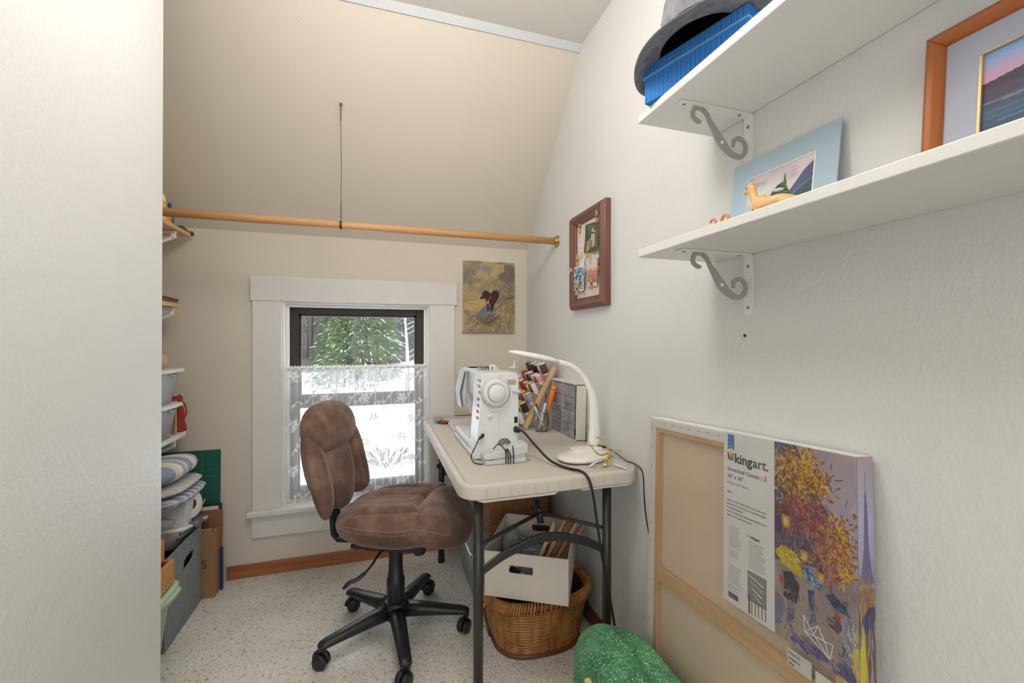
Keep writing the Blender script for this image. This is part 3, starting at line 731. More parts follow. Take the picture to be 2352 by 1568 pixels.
pin(.070, .205, 5, .008, 'clothespin gripping the small cream note card'); pin(.085, .088, 188, .018, 'clothespin gripping the bottom of the blue photo'); pin(.195, .098, 187, .008, 'clothespin gripping the bottom of the sunset photo'); pin(.246, .16, 6, .004, 'clothespin beside the sunset photo')
tb = MB()
for k in range(6): tb.tube(bez([(0, 0, 0), (-.012 + .003 * k, -.008 - .002 * k, .004 * (k - 3)), (-.034 - .004 * (k % 3), -.012, .006 * (k - 3))], 4), .0011, 5)
o = tb.build('thread_tassel', mat('cream thread', S(236, 224, 208), .8), None); o.location = board(.045, .172, -.022); o.rotation_euler = (0, 0, -PI / 2); tag(o, 'frayed cream thread tassel tied over the frame edge', 'tassel')

# ------------------------------------------------------------------ the two white wall shelves and their scroll brackets
def shelf(z0, lab, y0): 
    o = MB().box(.606, XR - .0005, y0, .905, z0, z0 + .019).build('wall_shelf', m_shelf, None, bevel=.0025); return tag(o, lab, 'shelf')
shelf(1.361, 'lower white wall shelf carrying the small pictures', -.9); shelf(1.689, 'upper white wall shelf carrying the blue box', -.9)
SC = [(-.140, -.037), (-.150, -.035), (-.161, -.026), (-.158, -.011), (-.143, -.0055), (-.125, -.015), (-.113, -.034), (-.099, -.052), (-.082, -.075), (-.058, -.095), (-.030, -.102), (-.013, -.088), (-.015, -.068), (-.029, -.059), (-.045, -.065), (-.048, -.081)]
def bracket(ztop, lab):
    t = thing('shelf_bracket', lab, 'bracket', (XR, .792, ztop), 0)
    MB().box(-.200, -.002, -.011, .011, -.004, -.0002).build('arm_plate', m_wht, t, bevel=.001)
    MB().box(-.004, -.0002, -.011, .011, -.137, -.004).prism([(-.011, -.137), (.011, -.137), (.006, -.143), (-.006, -.143)], -.004, -.0002, 'x').build('wall_plate', m_wht, t)
    c = bez([(x, 0, z_) for x, z_ in SC], 6); m = len(c); mb = MB(); vs = []
    for i, q in enumerate(c):
        d = (c[min(i + 1, m - 1)] - c[max(i - 1, 0)]).normalized(); nrm = Vector((-d.z, 0, d.x))
        mid = abs(i / (m - 1) - .53); wd = .0048 + .0060 * math.exp(-(mid / .10) ** 2)
        if i < 4 or i > m - 5: wd *= .6 + .1 * min(i, m - 1 - i)
        for s_, y in ((1, -.002), (1, .002), (-1, .002), (-1, -.002)): vs.append(q + nrm * wd * s_ + Vector((0, y, 0)))
    fs = [(i * 4 + k, i * 4 + (k + 1) % 4, i * 4 + 4 + (k + 1) % 4, i * 4 + 4 + k) for i in range(m - 1) for k in range(4)] + [(3, 2, 1, 0), tuple((m - 1) * 4 + k for k in range(4))]
    mb.add(vs, fs); sc_ = mb.build('scroll', mat('grey enamel', S(160, 157, 152), .4, var=.01), t)
    hole = c[int(m * .53)]
    MB().lathe([(.0042, -.0024), (.0042, .0024)], 14, frame_mx(hole, (1, 0, 0), (0, 0, 1), (0, -1, 0))).build('rivet', m_wht, sc_)
    for q, ex_ in (((-.185, 0, -.004), (0, 0, -1)), ((-.03, 0, -.004), (0, 0, -1)), ((-.004, 0, -.028), (-1, 0, 0)), ((-.004, 0, -.125), (-1, 0, 0))):
        f = frame_mx(q, (0, 1, 0), (1, 0, 0) if ex_[2] else (0, 0, 1), ex_); MB().lathe([(.0042, 0), (.0036, .0014), (.0012, .0018), (.0010, .0006)], 12, f).build('screw', m_staple, t, True)
bracket(1.361, 'white scroll bracket under the lower shelf'); bracket(1.689, 'white scroll bracket under the upper shelf')

# ---- blue box and hat on the upper shelf
zt = 1.708; ba = math.atan2(.071, .228)
t = thing('blue_box', 'bright blue ribbed paper box with a lid', 'box', (.589, .856, zt), -PI / 2 + ba)
MB().box(.002, .237, .002, .148, 0, .075).build('body', m_blue, t, bevel=.001)
MB().box(-.001, .240, -.001, .151, .058, .083).build('lid', m_blue, t, bevel=.0015)
MB().box(-.0016, .2406, -.0016, .1516, .0565, .0595).build('lid_lip', flat('pale blue lip', 120, 176, 224), t)
hx = frame_mx((.672, .755, zt + .084), (1, 0, 0), (0, 1, 0), (0, 0, 1))
t = thing('felt_hat', 'charcoal grey felt hat with a wide drooping brim', 'hat', (.660, .752, zt + .084))
na, nr = 64, 10; vs = []; fs = []
for i in range(nr + 1):
    q = i / nr
    for k in range(na):
        a = 2 * PI * k / na; rx, ry = .078 + .050 * q, .092 + .066 * q
        dz = .014 * q * math.cos(a) + .004 * q * q * math.sin(3 * a) - .03 * q * q * max(0, math.cos(a - 2.0)) ** 3
        vs.append((rx * math.cos(a), ry * math.sin(a), .004 + dz))
fs = [(i * na + k, i * na + (k + 1) % na, (i + 1) * na + (k + 1) % na, (i + 1) * na + k) for i in range(nr) for k in range(na)]
b = MB(); b.add(vs, fs); ob = b.build('brim', m_hat, t, True); sd = ob.modifiers.new('solid', 'SOLIDIFY'); sd.thickness = .003; sd.offset = 1
b = MB(); b.add([(x, y, z_ - .0006) for x, y, z_ in vs], fs); b.build('brim_underside', m_hatin, t, True)
b = MB(); cv = []
CR = [(1, .004), (1.0, .03), (.97, .07), (.90, .105), (.75, .125), (.5, .128), (.25, .118), (.01, .112)]
for q, h_ in CR:
    for k in range(48):
        a = 2 * PI * k / 48; cv.append((.078 * q * math.cos(a), .092 * q * math.sin(a), h_ - .012 * (1 - q) * math.cos(2 * a)))
b.add(cv, [(i * 48 + k, i * 48 + (k + 1) % 48, (i + 1) * 48 + (k + 1) % 48, (i + 1) * 48 + k) for i in range(len(CR) - 1) for k in range(48)]); b.build('crown', m_hat, t, True)
b = MB().lathe([(1.0, .006), (.98, .06), (.7, .10), (.01, .105)], 40, Matrix.Diagonal((.075, .089, 1, 1)), cap=False); b.build('lining', m_band, t, True)
MB().lathe([(1.0, .006), (1.03, .008), (1.02, .03), (1.0, .032)], 48, Matrix.Diagonal((.079, .093, 1, 1)), cap=False).build('hat_band', m_band, t, True)

# ---- blue matted picture leaning on the lower shelf
zl = 1.380; LN = math.atan(.022 / .19)
t = thing('matted_picture', 'small mountain and pine picture in a pale blue mat', 'picture', (.803, .823, zl), (-LN, 0, -PI / 2))
m_mat = flat('pale blue mat board', 172, 193, 206, .8)
mb = MB(); W_, H_ = .250, .195; a, b_, c, d = .045, .205, .040, .152
for q in ((0, W_, 0, c), (0, W_, d, H_), (0, a, c, d), (b_, W_, c, d)): mb.box(q[0], q[1], -.003, 0, q[2], q[3])
mb.build('mat', m_mat, t)
bv = MB()
for q in ((a, b_, d - .002, d), (a, b_, c, c + .002), (a, a + .0015, c, d), (b_ - .003, b_, c, d)): bv.box(q[0], q[1], -.0026, -.0005, q[2], q[3])
bv.build('bevel', m_paperw, t)
p = Pic(240, 176, (200, 196, 190)); p.grad([(0, (206, 190, 196)), (.3, (214, 206, 206)), (.55, (212, 214, 196)), (1, (110, 120, 110))])
p.put(np.clip((p.noise(5, 4, 31) - .45) * 3, 0, 1), (176, 166, 182), .8); p.put(np.clip((p.noise(6, 4, 32) - .55) * 3, 0, 1), (224, 206, 208), .8)
p.ell(.22, .35, .2, .15, (222, 226, 204), .8, 0, .9)
p.poly([(.62, .62), (.85, .25), (1, .12), (1, 1), (.5, 1)], (92, 98, 128)); p.poly([(.66, .7), (1, .34), (1, 1), (.5, 1)], (72, 92, 100)); p.line((.7, .62), (1, .42), .02, (128, 138, 160), .7)
p.poly([(.28, .8), (.38, .5), (.48, .36), (.55, .33), (.62, .45), (.7, .62), (.75, .9), (.3, .95)], (52, 88, 82)); p.poly([(0, .80), (.12, .66), (.3, .62), (.42, .78), (.6, .74), (1, .86), (1, 1), (0, 1)], (52, 64, 48))
def pine(x, yt, yb_, wd, c1, c2):
    for i in range(46):
        q = i / 46; y = yt + (yb_ - yt) * q; s_ = wd * q * rs.uniform(.5, 1)
        for sg in (-1, 1): p.line((x, y), (x + sg * s_, y + .03), .008, c1 if rs.random() < .6 else c2, .9)
pine(.585, .18, .84, .14, (44, 82, 44), (98, 134, 66)); pine(.23, .46, .8, .07, (62, 96, 48), (120, 150, 76)); pine(.29, .46, .78, .055, (72, 106, 54), (134, 160, 84))
for i in range(40): x = rs.random(); y = rs.uniform(.8, .98); p.line((x, y), (x + .05, y - .02), .008, rs.choice([(70, 88, 56), (44, 52, 42), (92, 100, 70)]), .6)
picture('painted_scene', p, a, b_, c, d, -.0004, t, m_pic)

# ---- cherry framed seascape
t = thing('framed_seascape', 'cherry wood framed seascape with a lilac mat and gold edge', 'picture', (.806, .440, zl), (-math.atan(.018 / .24), 0, -PI / 2))
FW2, FH2 = .345, .245
framing(t, [(0, 0), (0, -.010), (.003, -.016), (.008, -.019), (.014, -.018), (.019, -.013), (.0225, -.009), (.0235, -.004), (.0235, 0)], FW2, FH2, m_cherry, m_cherryx)
m_lil = flat('lilac mat board', 178, 181, 196, .8); mb = MB(); a, b_, c, d = .062, FW2 - .062, .058, FH2 - .060
for q in ((.02, FW2 - .02, .02, c), (.02, FW2 - .02, d, FH2 - .02), (.02, a, c, d), (b_, FW2 - .02, c, d)): mb.box(q[0], q[1], -.0045, -.0015, q[2], q[3])
mb.build('mat', m_lil, t)
gb = MB()
for q in ((a - .001, b_, d - .002, d), (a - .001, b_, c, c + .002), (a - .001, a + .0022, c, d), (b_ - .002, b_, c, d)): gb.box(q[0], q[1], -.0050, -.0012, q[2], q[3])
gb.build('gold_bevel', m_gold, t)
p = Pic(180, 110, (0, 0, 0)); p.grad([(0, (120, 160, 214)), (.12, (158, 180, 220)), (.22, (196, 168, 200)), (.34, (206, 164, 190)), (.42, (150, 130, 150)), (.5, (86, 80, 96)), (.7, (74, 96, 122)), (1, (58, 78, 104))])
p.poly([(0, .36), (.12, .33), (.2, .31), (.24, .30), (.4, .2), (.7, .24), (1, .3), (1, .6), (0, .58)], (82, 72, 86)); p.poly([(0, .44), (1, .40), (1, .66), (0, .62)], (92, 84, 98), .7)
for i in range(60): y = rs.uniform(.55, 1); x = rs.uniform(-.1, .9); p.line((x, y), (x + rs.uniform(.2, .6), y - .03), .007, rs.choice([(150, 176, 204), (96, 120, 146), (54, 70, 92), (190, 202, 216)]), .5)
picture('painted_scene', p, a, b_, c, d, -.0010, t, m_pic)

# ---- toy llama and tiny looped ornament on the lower shelf
def skin(name, verts, edges, radii, m, parent, sub=2, root=0):
    me = bpy.data.meshes.new(name); me.from_pydata(verts, edges, []); o = bpy.data.objects.new(name, me); COL.objects.link(o)
    o.modifiers.new('skin', 'SKIN')
    for v, r_ in zip(me.skin_vertices[0].data, radii): v.radius = (r_, r_) if not isinstance(r_, tuple) else r_
    me.skin_vertices[0].data[root].use_root = True
    q = o.modifiers.new('sub', 'SUBSURF'); q.levels = sub; q.render_levels = sub
    bpy.context.view_layer.update()
    me2 = bpy.data.meshes.new_from_object(o.evaluated_get(bpy.context.evaluated_depsgraph_get())); bpy.data.objects.remove(o)
    me2.materials.clear(); return link(name, me2, m, parent, True)
m_llama = mat('tan toy plastic', S(226, 180, 124), .5, var=.12, vs=60)
t = thing('llama_figurine', 'tan toy llama figurine standing before the blue matted picture', 'figurine', (.692, .612, zl), -PI / 2 + .1)
lv = [(-.002, 0, .034), (.024, 0, .035), (.040, 0, .034), (-.022, 0, .038), (-.031, 0, .054), (-.035, 0, .071), (-.042, 0, .072), (-.052, 0, .066), (.048, 0, .030)]
le = [(0, 1), (1, 2), (2, 8), (0, 3), (3, 4), (4, 5), (5, 6), (6, 7)]; lr = [.0115, .012, .010, .0105, .0072, .0065, .0062, .0040, .004]
for x in (-.020, .036):
    for y in (-.007, .007):
        i = len(lv); lv += [(x, y, .020), (x + .001, y, .010), (x - .001, y, .0022)]; le += [(3 if x < 0 else 2, i), (i, i + 1), (i + 1, i + 2)]; lr += [.005, .0032, .0034]
for y in (-.0045, .0045):
    i = len(lv); lv += [(-.033, y, .084)]; le += [(5, i)]; lr += [.0022]
skin('body', lv, le, lr, m_llama, t)
MB().ell((-.043, -.0056, .073), .0014, .0009, .0018, 8, 6).ell((-.043, .0056, .073), .0014, .0009, .0018, 8, 6).build('eyes', m_black, t, True)
fl = MB()
for k in range(6):
    a_ = k * PI / 3; fl.ell((.022 + .005 * math.cos(a_), -.006 + .004 * math.sin(a_), .0505), .0042, .003, .002, 8, 5)
fl.build('flower_saddle', flat('pale blue flower', 206, 222, 232), t, True)
o = MB().tube(arc((0, .007), .006, -60, 250, 14), .0022, 7).tube([(-.002, 0, .001), (-.010, 0, -.001 + .004), (-.020, 0, .002)], .002, 7).tube(arc((-.022, .008), .005, -90, 170, 10), .0018, 7).build('looped_ornament', mat('copper orange', S(214, 140, 96), .5, var=.1), None, True)
o.scale = (1.4,) * 3; o.location = (.640, .664, zl + .003); o.rotation_euler = (0, 0, -PI / 2); tag(o, 'tiny orange looped ornament beside the toy llama', 'ornament')
# ------------------------------------------------------------------ folding table
TX0, TX1, TY0, TY1, TZ = .226, .829, 1.206, 2.352, .737
t = thing('folding_table', 'putty coloured plastic folding table with dark steel legs', 'table', (0, 0, 0))
pl = rrect(TX0, TX1, TY0, TY1, .062, 10); n = len(pl)
def inset(d): return rrect(TX0 + d, TX1 - d, TY0 + d, TY1 - d, .062 - d, 10)
lv = [(0, TZ - .045, .0), (0, TZ - .012, 0)]
mb = MB(); rings = [(.006, TZ - .046), (.0, TZ - .042), (.0, TZ - .010), (.003, TZ - .003), (.008, TZ), (.017, TZ), (.0182, TZ - .0045), (.0205, TZ - .0045), (.022, TZ - .0008), (.055, TZ - .0006)]
vs = []
for d, z_ in rings: vs += [(x, y, z_) for x, y in inset(d)]
fs = [(i * n + k, i * n + (k + 1) % n, (i + 1) * n + (k + 1) % n, (i + 1) * n + k) for i in range(len(rings) - 1) for k in range(n)]
fs += [tuple((len(rings) - 1) * n + k for k in range(n))]
# underside
b0 = len(vs); vs += [(x, y, TZ - .046) for x, y in inset(.03)] + [(x, y, TZ - .022) for x, y in inset(.034)]
fs += [(k, b0 + k, b0 + (k + 1) % n, (k + 1) % n) for k in range(n)] + [(b0 + k, b0 + n + k, b0 + n + (k + 1) % n, b0 + (k + 1) % n) for k in range(n)] + [tuple(b0 + n + k for k in range(n - 1, -1, -1))]
mb.add(vs, fs); top = mb.build('tabletop', m_table, t, True); em = top.modifiers.new('edge', 'EDGE_SPLIT'); em.split_angle = R(50)
rb = MB()
for k in range(26): y = TY0 + .07 + k * .0405; rb.box(TX0 - .0016, TX0 + .001, y, y + .003, TZ - .041, TZ - .011)
for k in range(13): x = TX0 + .07 + k * .0385; rb.box(x, x + .003, TY0 - .0016, TY0 + .001, TZ - .041, TZ - .011)
rb.build('rim_ribs', m_table, t)['kind'] = 'stuff'
nb = MB().prism([(.525, TZ - .046), (.515, TZ - .052), (.23 + .06, TZ - .052), (.27, TZ - .044), (.53, TZ - .044)], TY0 + .0005, TY0 + .03); nb.prism([(.60, TZ - .044), (.61, TZ - .050), (.77, TZ - .050), (.79, TZ - .044)], TY0 + .0005, TY0 + .03)
nb.build('rim_lugs', m_table, t, bevel=.002)
LX0, LX1, LN_, LF = .292, .738, 1.282, 2.235
for x, y in ((LX0, LN_), (LX1, LN_), (LX0 + .02, LF), (LX1 - .02, LF)):
    l = MB().tube([(x, y, .012), (x, y, TZ - .03)], .0155, 16, flat=.8).build('leg', m_leg, t, True)
    MB().lathe([(.017, 0), (.018, .03), (.0165, .034)], 16, Matrix.Translation((x, y, 0))).build('foot_cap', m_black, l, True)
for y in (LN_, LF):
    pts = bez([(LX0 + .01, y, .447), (LX0 + .1, y, .492), ((LX0 + LX1) / 2, y, .522), (LX1 - .1, y, .496), (LX1 - .01, y, .452)], 8)
    m_ = MB(); vs = []
    for q in pts: vs += [(q.x, q.y - .006, q.z - .014), (q.x, q.y + .006, q.z - .014), (q.x, q.y + .006, q.z + .014), (q.x, q.y - .006, q.z + .014)]
    k_ = len(pts); m_.add(vs, [(i * 4 + k, i * 4 + (k + 1) % 4, i * 4 + 4 + (k + 1) % 4, i * 4 + 4 + k) for i in range(k_ - 1) for k in range(4)]); m_.build('arched_crossbar', m_leg, t, bevel=.003)
    s_ = 1 if y == LN_ else -1
    ap = Vector((.527, y + .085 * s_, .566))
    for x0 in (LX0, LX1):
        MB().tube([(x0, y + .012 * s_, .495), (x0, y + .016 * s_, .515), (x0 + (.02 if x0 < .5 else -.02), y + .02 * s_, .522), ap], .0062, 10).build('fold_brace', m_leg, t, True)
    hg = MB().tube([ap + Vector((0, -.012 * s_, -.03)), ap + Vector((0, .03 * s_, .03))], .0115, 10).build('hinge_sleeve', m_black, t, True)
    MB().tube([ap, ap + Vector((0, .16 * s_, .142))], .007, 10).build('strut', m_leg, t, True)

# ------------------------------------------------------------------ office chair
CX_, CY_ = .064, 1.74
t = thing('office_chair', 'brown suede office chair on a black five star base', 'chair', (CX_, CY_, 0), R(-22))
sz = .472
NR, FR = 1, 1
seams = [([(-0.180, -.128), (-0.035, -.140), (0.085, -.135), (0.125, -.112)], .020, .013), ([(-0.180, .128), (-0.035, .140), (0.085, .135), (0.125, .112)], .020, .013),
         ([(0.175, -.235), (0.163, -.165), (0.125, -.112), (0.107, -.05), (0.111, 0), (0.107, .05), (0.125, .112), (0.163, .165), (0.175, .235)], .026, .012),
         ([(-0.175, -.045), (0.107, -.043)], .009, .008), ([(-0.175, .045), (0.107, .043)], .009, .008), ([(0.141, -.08), (0.127, 0), (0.141, .08)], .006, .006)]
def seatshape(X, Y):
    Y = Y * (1 - .10 * np.clip(-X / .24, 0, 1)) * (1 - .12 * np.clip((X - .12) / .15, 0, 1) ** 2); return X + .050, Y
def seatmacro(X, Y): return .016 * np.clip(np.abs(Y) / .22, 0, 1) ** 2 - .040 * np.clip((X - .125) / .17, 0, 1) ** 2 + .010 * np.exp(-((X - .155) / .06) ** 2) - .010 * np.exp(-((X + .05) / .12) ** 2 - (Y / .1) ** 2)
seat = cushion('seat', m_suede, t, .256, .228, .072, .080, Matrix.Translation((0, 0, sz)), seams, 2.9, .45, 46, 120, seatshape, seatmacro)
# perimeter welt and twin stitch lines
th = np.linspace(0, 2 * PI, 96, endpoint=False)
def rim(q, dz, z_):
    rad = (np.abs(np.cos(th)) ** 2.9 + np.abs(np.sin(th)) ** 2.9) ** (-1 / 2.9); X, Y = seatshape(np.cos(th) * rad * .250 * q, np.sin(th) * rad * .228 * q); Z = seatmacro(X, Y) + z_
    return [(X[i], Y[i], sz + Z[i] + dz) for i in range(96)]
MB().tube(rim(1.0, 0, .002), .0032, 6, closed=True).build('welt', m_suede, seat, True)
# the near side bolster's stitch line
st = MB()
def stitch(mb, pts, r=.0011, every=.008):
    P = [Vector(q) for q in pts]; d = 0
    for a, b in zip(P[:-1], P[1:]):
        L = (b - a).length; k = max(1, int(L / every))
        for i in range(k): mb.tube([a + (b - a) * (i / k), a + (b - a) * ((i + .62) / k)], r, 4)
rr_ = rim(.995, 0, .016); stitch(st, rr_[60:96]); stitch(st, rr_[0:37])
st.build('stitching', m_stitch, seat)['kind'] = 'stuff'
MB().box(-.13, .13, -.12, .12, sz - .086, sz - .066).build('seat_pan', m_black, t, bevel=.006)
MB().box(-.10, .10, -.075, .075, sz - .115, sz - .084).build('tilt_mechanism', m_black, t, bevel=.01)
MB().lathe([(.021, 0), (.023, .006), (.023, .034), (.019, .042)], 24, frame_mx((.105, -.03, sz - .135), (1, 0, 0), (0, 1, 0), (0, 0, 1))).build('tension_knob', m_black, t, True)
lv_ = MB().tube(bez([(-.01, -.05, sz - .10), (-.025, -.10, sz - .105), (-.04, -.14, sz - .130), (-.058, -.165, sz - .150)], 6), .0045, 8).build('height_lever', m_black, t, True)
MB().tube(bez([(-.054, -.160, sz - .146), (-.075, -.178, sz - .160), (-.098, -.192, sz - .166), (-.116, -.202, sz - .182)], 5), [.007] + [.010] * 10 + [.011, .011, .009, .008, .006], 10, flat=.6).build('paddle', m_black, lv_, True)
col_ = MB().lathe([(.0265, .10), (.031, .105), (.034, .13), (.035, .21), (.0345, .222), (.0305, .224), (.0295, .245), (.0275, .248), (.0265, .32), (.0265, .392)], 32).build('column', m_black, t, True)
MB().lathe([(.045, .075), (.050, .085), (.050, .12), (.044, .135), (.034, .14)], 32).build('hub', m_black, t, True)
for k in range(5):
    a = R(-85.5 + 22 + 72 * k); mx = Matrix.Rotation(a, 4, 'Z')
    secs = [(.030, .030, .074, .130), (.10, .028, .075, .122), (.19, .0245, .073, .108), (.262, .0215, .070, .098), (.280, .0205, .066, .092), (.288, .015, .066, .086)]
    vs = []
    for x, hw, z0, z1 in secs:
        for i in range(12):
            b = 2 * PI * i / 12; cy, cz = math.cos(b), math.sin(b); e = 1 / max(abs(cy) ** 3 + abs(cz) ** 3, 1e-6) ** (1 / 3)
            vs.append((x, hw * cy * e, (z0 + z1) / 2 + (z1 - z0) / 2 * cz * e))
    m_ = MB(); m_.add(vs, [(i * 12 + j, (i + 1) * 12 + j, (i + 1) * 12 + (j + 1) % 12, i * 12 + (j + 1) % 12) for i in range(len(secs) - 1) for j in range(12)] + [tuple(range(12)), tuple(60 + j for j in range(11, -1, -1))], mx)
    arm_ = m_.build('base_arm', m_black, t, True)
    ca = Matrix.Translation(mx @ Vector((.272, 0, 0))) @ Matrix.Rotation(a + (1.1 if k % 2 else 2.3), 4, 'Z')
    wh = MB()
    for s_ in (-1, 1): wh.lathe([(.008, -.009), (.023, -.009), (.0265, -.004), (.0265, .005), (.022, .009), (.006, .0095)], 24, ca @ frame_mx((-.008, s_ * .0125, .027), (1, 0, 0), (0, 0, 1), (0, -s_, 0)))
    cs = wh.build('caster', m_black, t, True)
    hd = MB(); hd.tube([(q.x, 0, q.z) for q in [Vector(p_) for p_ in arc((-.008, .029), .0235, -5, 190, 14)]], .012, 8, mx=ca, flat=.35); hd.tube([(0, 0, .045), (0, 0, .074)], .008, 10, mx=ca); hd.build('caster_hood', m_black, cs, True)
# back support bar and backrest
MB().prism([(-.05, sz - .09), (-.05, sz - .105), (-.225, sz - .105), (-.250, sz - .08), (-.278, sz + .20), (-.262, sz + .20), (-.236, sz - .07), (-.225, sz - .09)], -.034, .034).build('back_bar', m_black, t, bevel=.004)
TI = R(13); up = Vector((-math.sin(TI), 0, math.cos(TI))); fw = Vector((math.cos(TI), 0, math.sin(TI))); ac = Vector((0, 1, 0))
P0 = Vector((-.226, 0, .508)); BS = .87; up0, fw0, ac0 = up.copy(), fw.copy(), ac.copy(); up = up * BS; fw = fw * BS; ac = ac * BS
def bk(c, yaw=0, roll=0):
    """matrix with local x = up the back, local y = across, local z = forward"""
    f2 = (Matrix.Rotation(yaw, 3, 'Z') @ fw0); a2 = f2.cross(up0).normalized() * -1; u2 = a2.cross(f2).normalized()
    u2 = u2 if u2.dot(up) > 0 else -u2; a2 = f2.cross(u2)
    u3 = u2 * math.cos(roll) + a2 * math.sin(roll); a3 = a2 * math.cos(roll) - u2 * math.sin(roll)
    return frame_mx(c, u3 * BS, a3 * BS, f2 * BS)
back = MB(); 
sh = lambda X, Y: (X, Y * (1 - .25 * np.clip(-X / .2, 0, 1) ** 2))
cushion('back_shell', m_suede, t, .215, .205, .022, .028, bk(P0 + up * .205 - fw * .004), (), 2.6, .5, 20, 64, sh)
lum = cushion('lumbar_pad', m_suede, t, .195, .125, .058, .02, bk(P0 + up * .175 + fw * .012), (), 2.6, .55, 26, 72, lambda X, Y: (X, Y * (1 - .22 * np.clip(-X / .19, 0, 1))))
for s_ in (-1, 1):
    wg = cushion('side_bolster', m_suede, t, .185, .088, .050, .034, bk(P0 + up * .178 + ac * (.146 * s_) + fw * .010, -s_ * R(24), 0), (([(-.185, -.032 * s_), (-.1, -.022 * s_), (.1, -.018 * s_), (.185, -.026 * s_)], .004, .004),), 2.5, .55, 30, 80, lambda X, Y, s_=s_: (X, Y + s_ * (-.030 * np.clip(-X / .185, 0, 1) ** 2 - .012 * np.clip(X / .185, 0, 1) ** 2)))
    sm = MB(); mxw = bk(P0 + up * .178 + ac * (.146 * s_) + fw * .010, -s_ * R(24), 0)
    for dy in (.004, .013):
        L_ = []
        for x in np.linspace(-.16, .16, 34):
            y0 = -s_ * (.008 + dy); rho = (abs(x / .185) ** 2.5 + abs(y0 / .088) ** 2.5) ** .4
            L_.append(mxw @ Vector((x, y0 + s_ * (-.030 * max(0, -x / .185) ** 2 - .012 * max(0, x / .185) ** 2), .050 * max(0, 1 - rho ** 3.2) ** .55 - .0012)))
        stitch(sm, L_, .001, .008)
    sm.build('stitching', m_stitch, wg)['kind'] = 'stuff'
hp = cushion('head_pad', m_suede, t, .116, .200, .080, .044, bk(P0 + up * .358 + fw * .018), (([(-.108, -.105), (-.03, -.122), (.06, -.128), (.108, -.118)], .006, .007), ([(-.108, .105), (-.03, .122), (.06, .128), (.108, .118)], .006, .007)), 2.5, .5, 32, 96, lambda X, Y: (X, Y * (1 - .10 * np.clip(X / .1, 0, 1))))
sm = MB(); mxh = bk(P0 + up * .358 + fw * .018)
for s_ in (-1, 1):
    for dy in (-.006, .006):
        L_ = []
        for x in np.linspace(-.085, .085, 20):
            y = .118 + dy + .012 * math.sin((x + .1) * 14); yy = y / (1 - .10 * min(1, max(0, x / .1)))
            rho = (abs(x / .116) ** 2.5 + abs(yy / .200) ** 2.5) ** .4; L_.append(mxh @ Vector((x, s_ * y, .080 * max(0, 1 - rho ** 3.2) ** .5 - .003)))
        stitch(sm, L_, .001, .008)
sm.build('stitching', m_stitch, hp)['kind'] = 'stuff'
# ------------------------------------------------------------------ sewing machine
t = thing('sewing_machine', 'white sewing machine with a big handwheel on the folding table', 'sewing machine', (.405, 1.46, TZ))
MB().box(-.090, .072, .005, .40, 0, .020).build('base', m_mach2, t, bevel=.006)
MB().box(-.084, .066, .12, .40, .020, .046).build('bed', m_mach, t, bevel=.008)
mb = MB().prism([(-.080, .004), (-.082, .035), (-.074, .06), (-.070, .11), (-.053, .298), (-.045, .306), (.072, .306), (.078, .298), (.078, .004)], 0, .125)
col_ = mb.build('column', m_mach, t, bevel=.010, seg=3)
MB().box(-.050, .070, .11, .40, .196, .304).build('arm', m_mach, t, bevel=.014, seg=3)
MB().prism([(-.072, .20), (-.052, .304), (.066, .304), (.066, .10), (-.02, .10), (-.045, .15)], .30, .405).build('head', m_mach, t, bevel=.010, seg=3)
MB().prism([(-.062, .302), (-.085, .21), (-.074, .135), (-.060, .16), (-.052, .296)], .285, .400).build('face_cover', m_mach2, t, bevel=.004)
MB().prism([(-.066, .292), (-.086, .205), (-.078, .145), (-.072, .15), (-.078, .205), (-.060, .29)], .279, .286).build('cover_gap', flat('dark grey plastic', 96, 98, 102), t)
MB().prism([(-.0745, .065), (-.058, .298), (-.0535, .298), (-.070, .065)], .004, .120).build('front_panel', mat('bright white panel', S(248, 248, 248), .3, var=0), t)
seam = MB().box(.004, .0047, -.0006, .001, .03, .30); seam.build('shell_seam', flat('seam grey', 150, 152, 152), t)
fx = frame_mx((-.010, 0, .236), (1, 0, 0), (0, 0, 1), (0, -1, 0))
MB().lathe([(.053, -.004), (.053, .006), (.050, .010), (.044, .010)], 48, fx).build('wheel_housing', m_mach2, t, True)
hw = MB().lathe([(.048, .004), (.048, .013), (.043, .018), (.033, .019), (.032, .016)], 48, fx).build('handwheel', m_mach, t, True)
MB().lathe([(.031, .016), (.031, .027), (.028, .030), (.002, .031)], 40, fx).build('wheel_cap', m_mach, hw, True)
arcg = MB()
pts = arc((-.014, .236), .062, -105, 20, 22)
arcg.tube([(x, -.001, z_) for x, _, z_ in pts], .0055, 8, flat=.5); arcg.build('wheel_recess', mat('gloss white', S(246, 246, 245), .25, var=0), t, True)
sc_ = MB().lathe([(.0095, -.001), (.0095, .003), (.008, .0045), (.001, .0045)], 20, frame_mx((-.030, 0, .150), (1, 0, 0), (0, 0, 1), (0, -1, 0))).build('cover_screw', m_mach, t, True)
MB().box(-.036, -.024, -.0052, -.0044, .1492, .1508, Matrix.Translation((0, 0, 0))).build('slot', flat('slot grey', 120, 122, 122), sc_)
sp = MB().box(.036, .086, .004, .060, .286, .296).build('spool_bracket', m_mach, t, bevel=.003)
MB().lathe([(.0022, -.08), (.0022, .055)], 10, Matrix.Translation((.070, .03, .29))).build('spool_pin', m_mach, t, True)
MB().lathe([(.019, .030), (.019, .034), (.004, .036), (.004, .044)], 28, Matrix.Translation((.070, .03, .29))).build('spool_disc', m_mach, t, True)
MB().lathe([(.016, -.055), (.016, -.049), (.010, -.047)], 24, Matrix.Translation((.070, -.002, .29))).build('spool_foot', m_mach2, t, True)
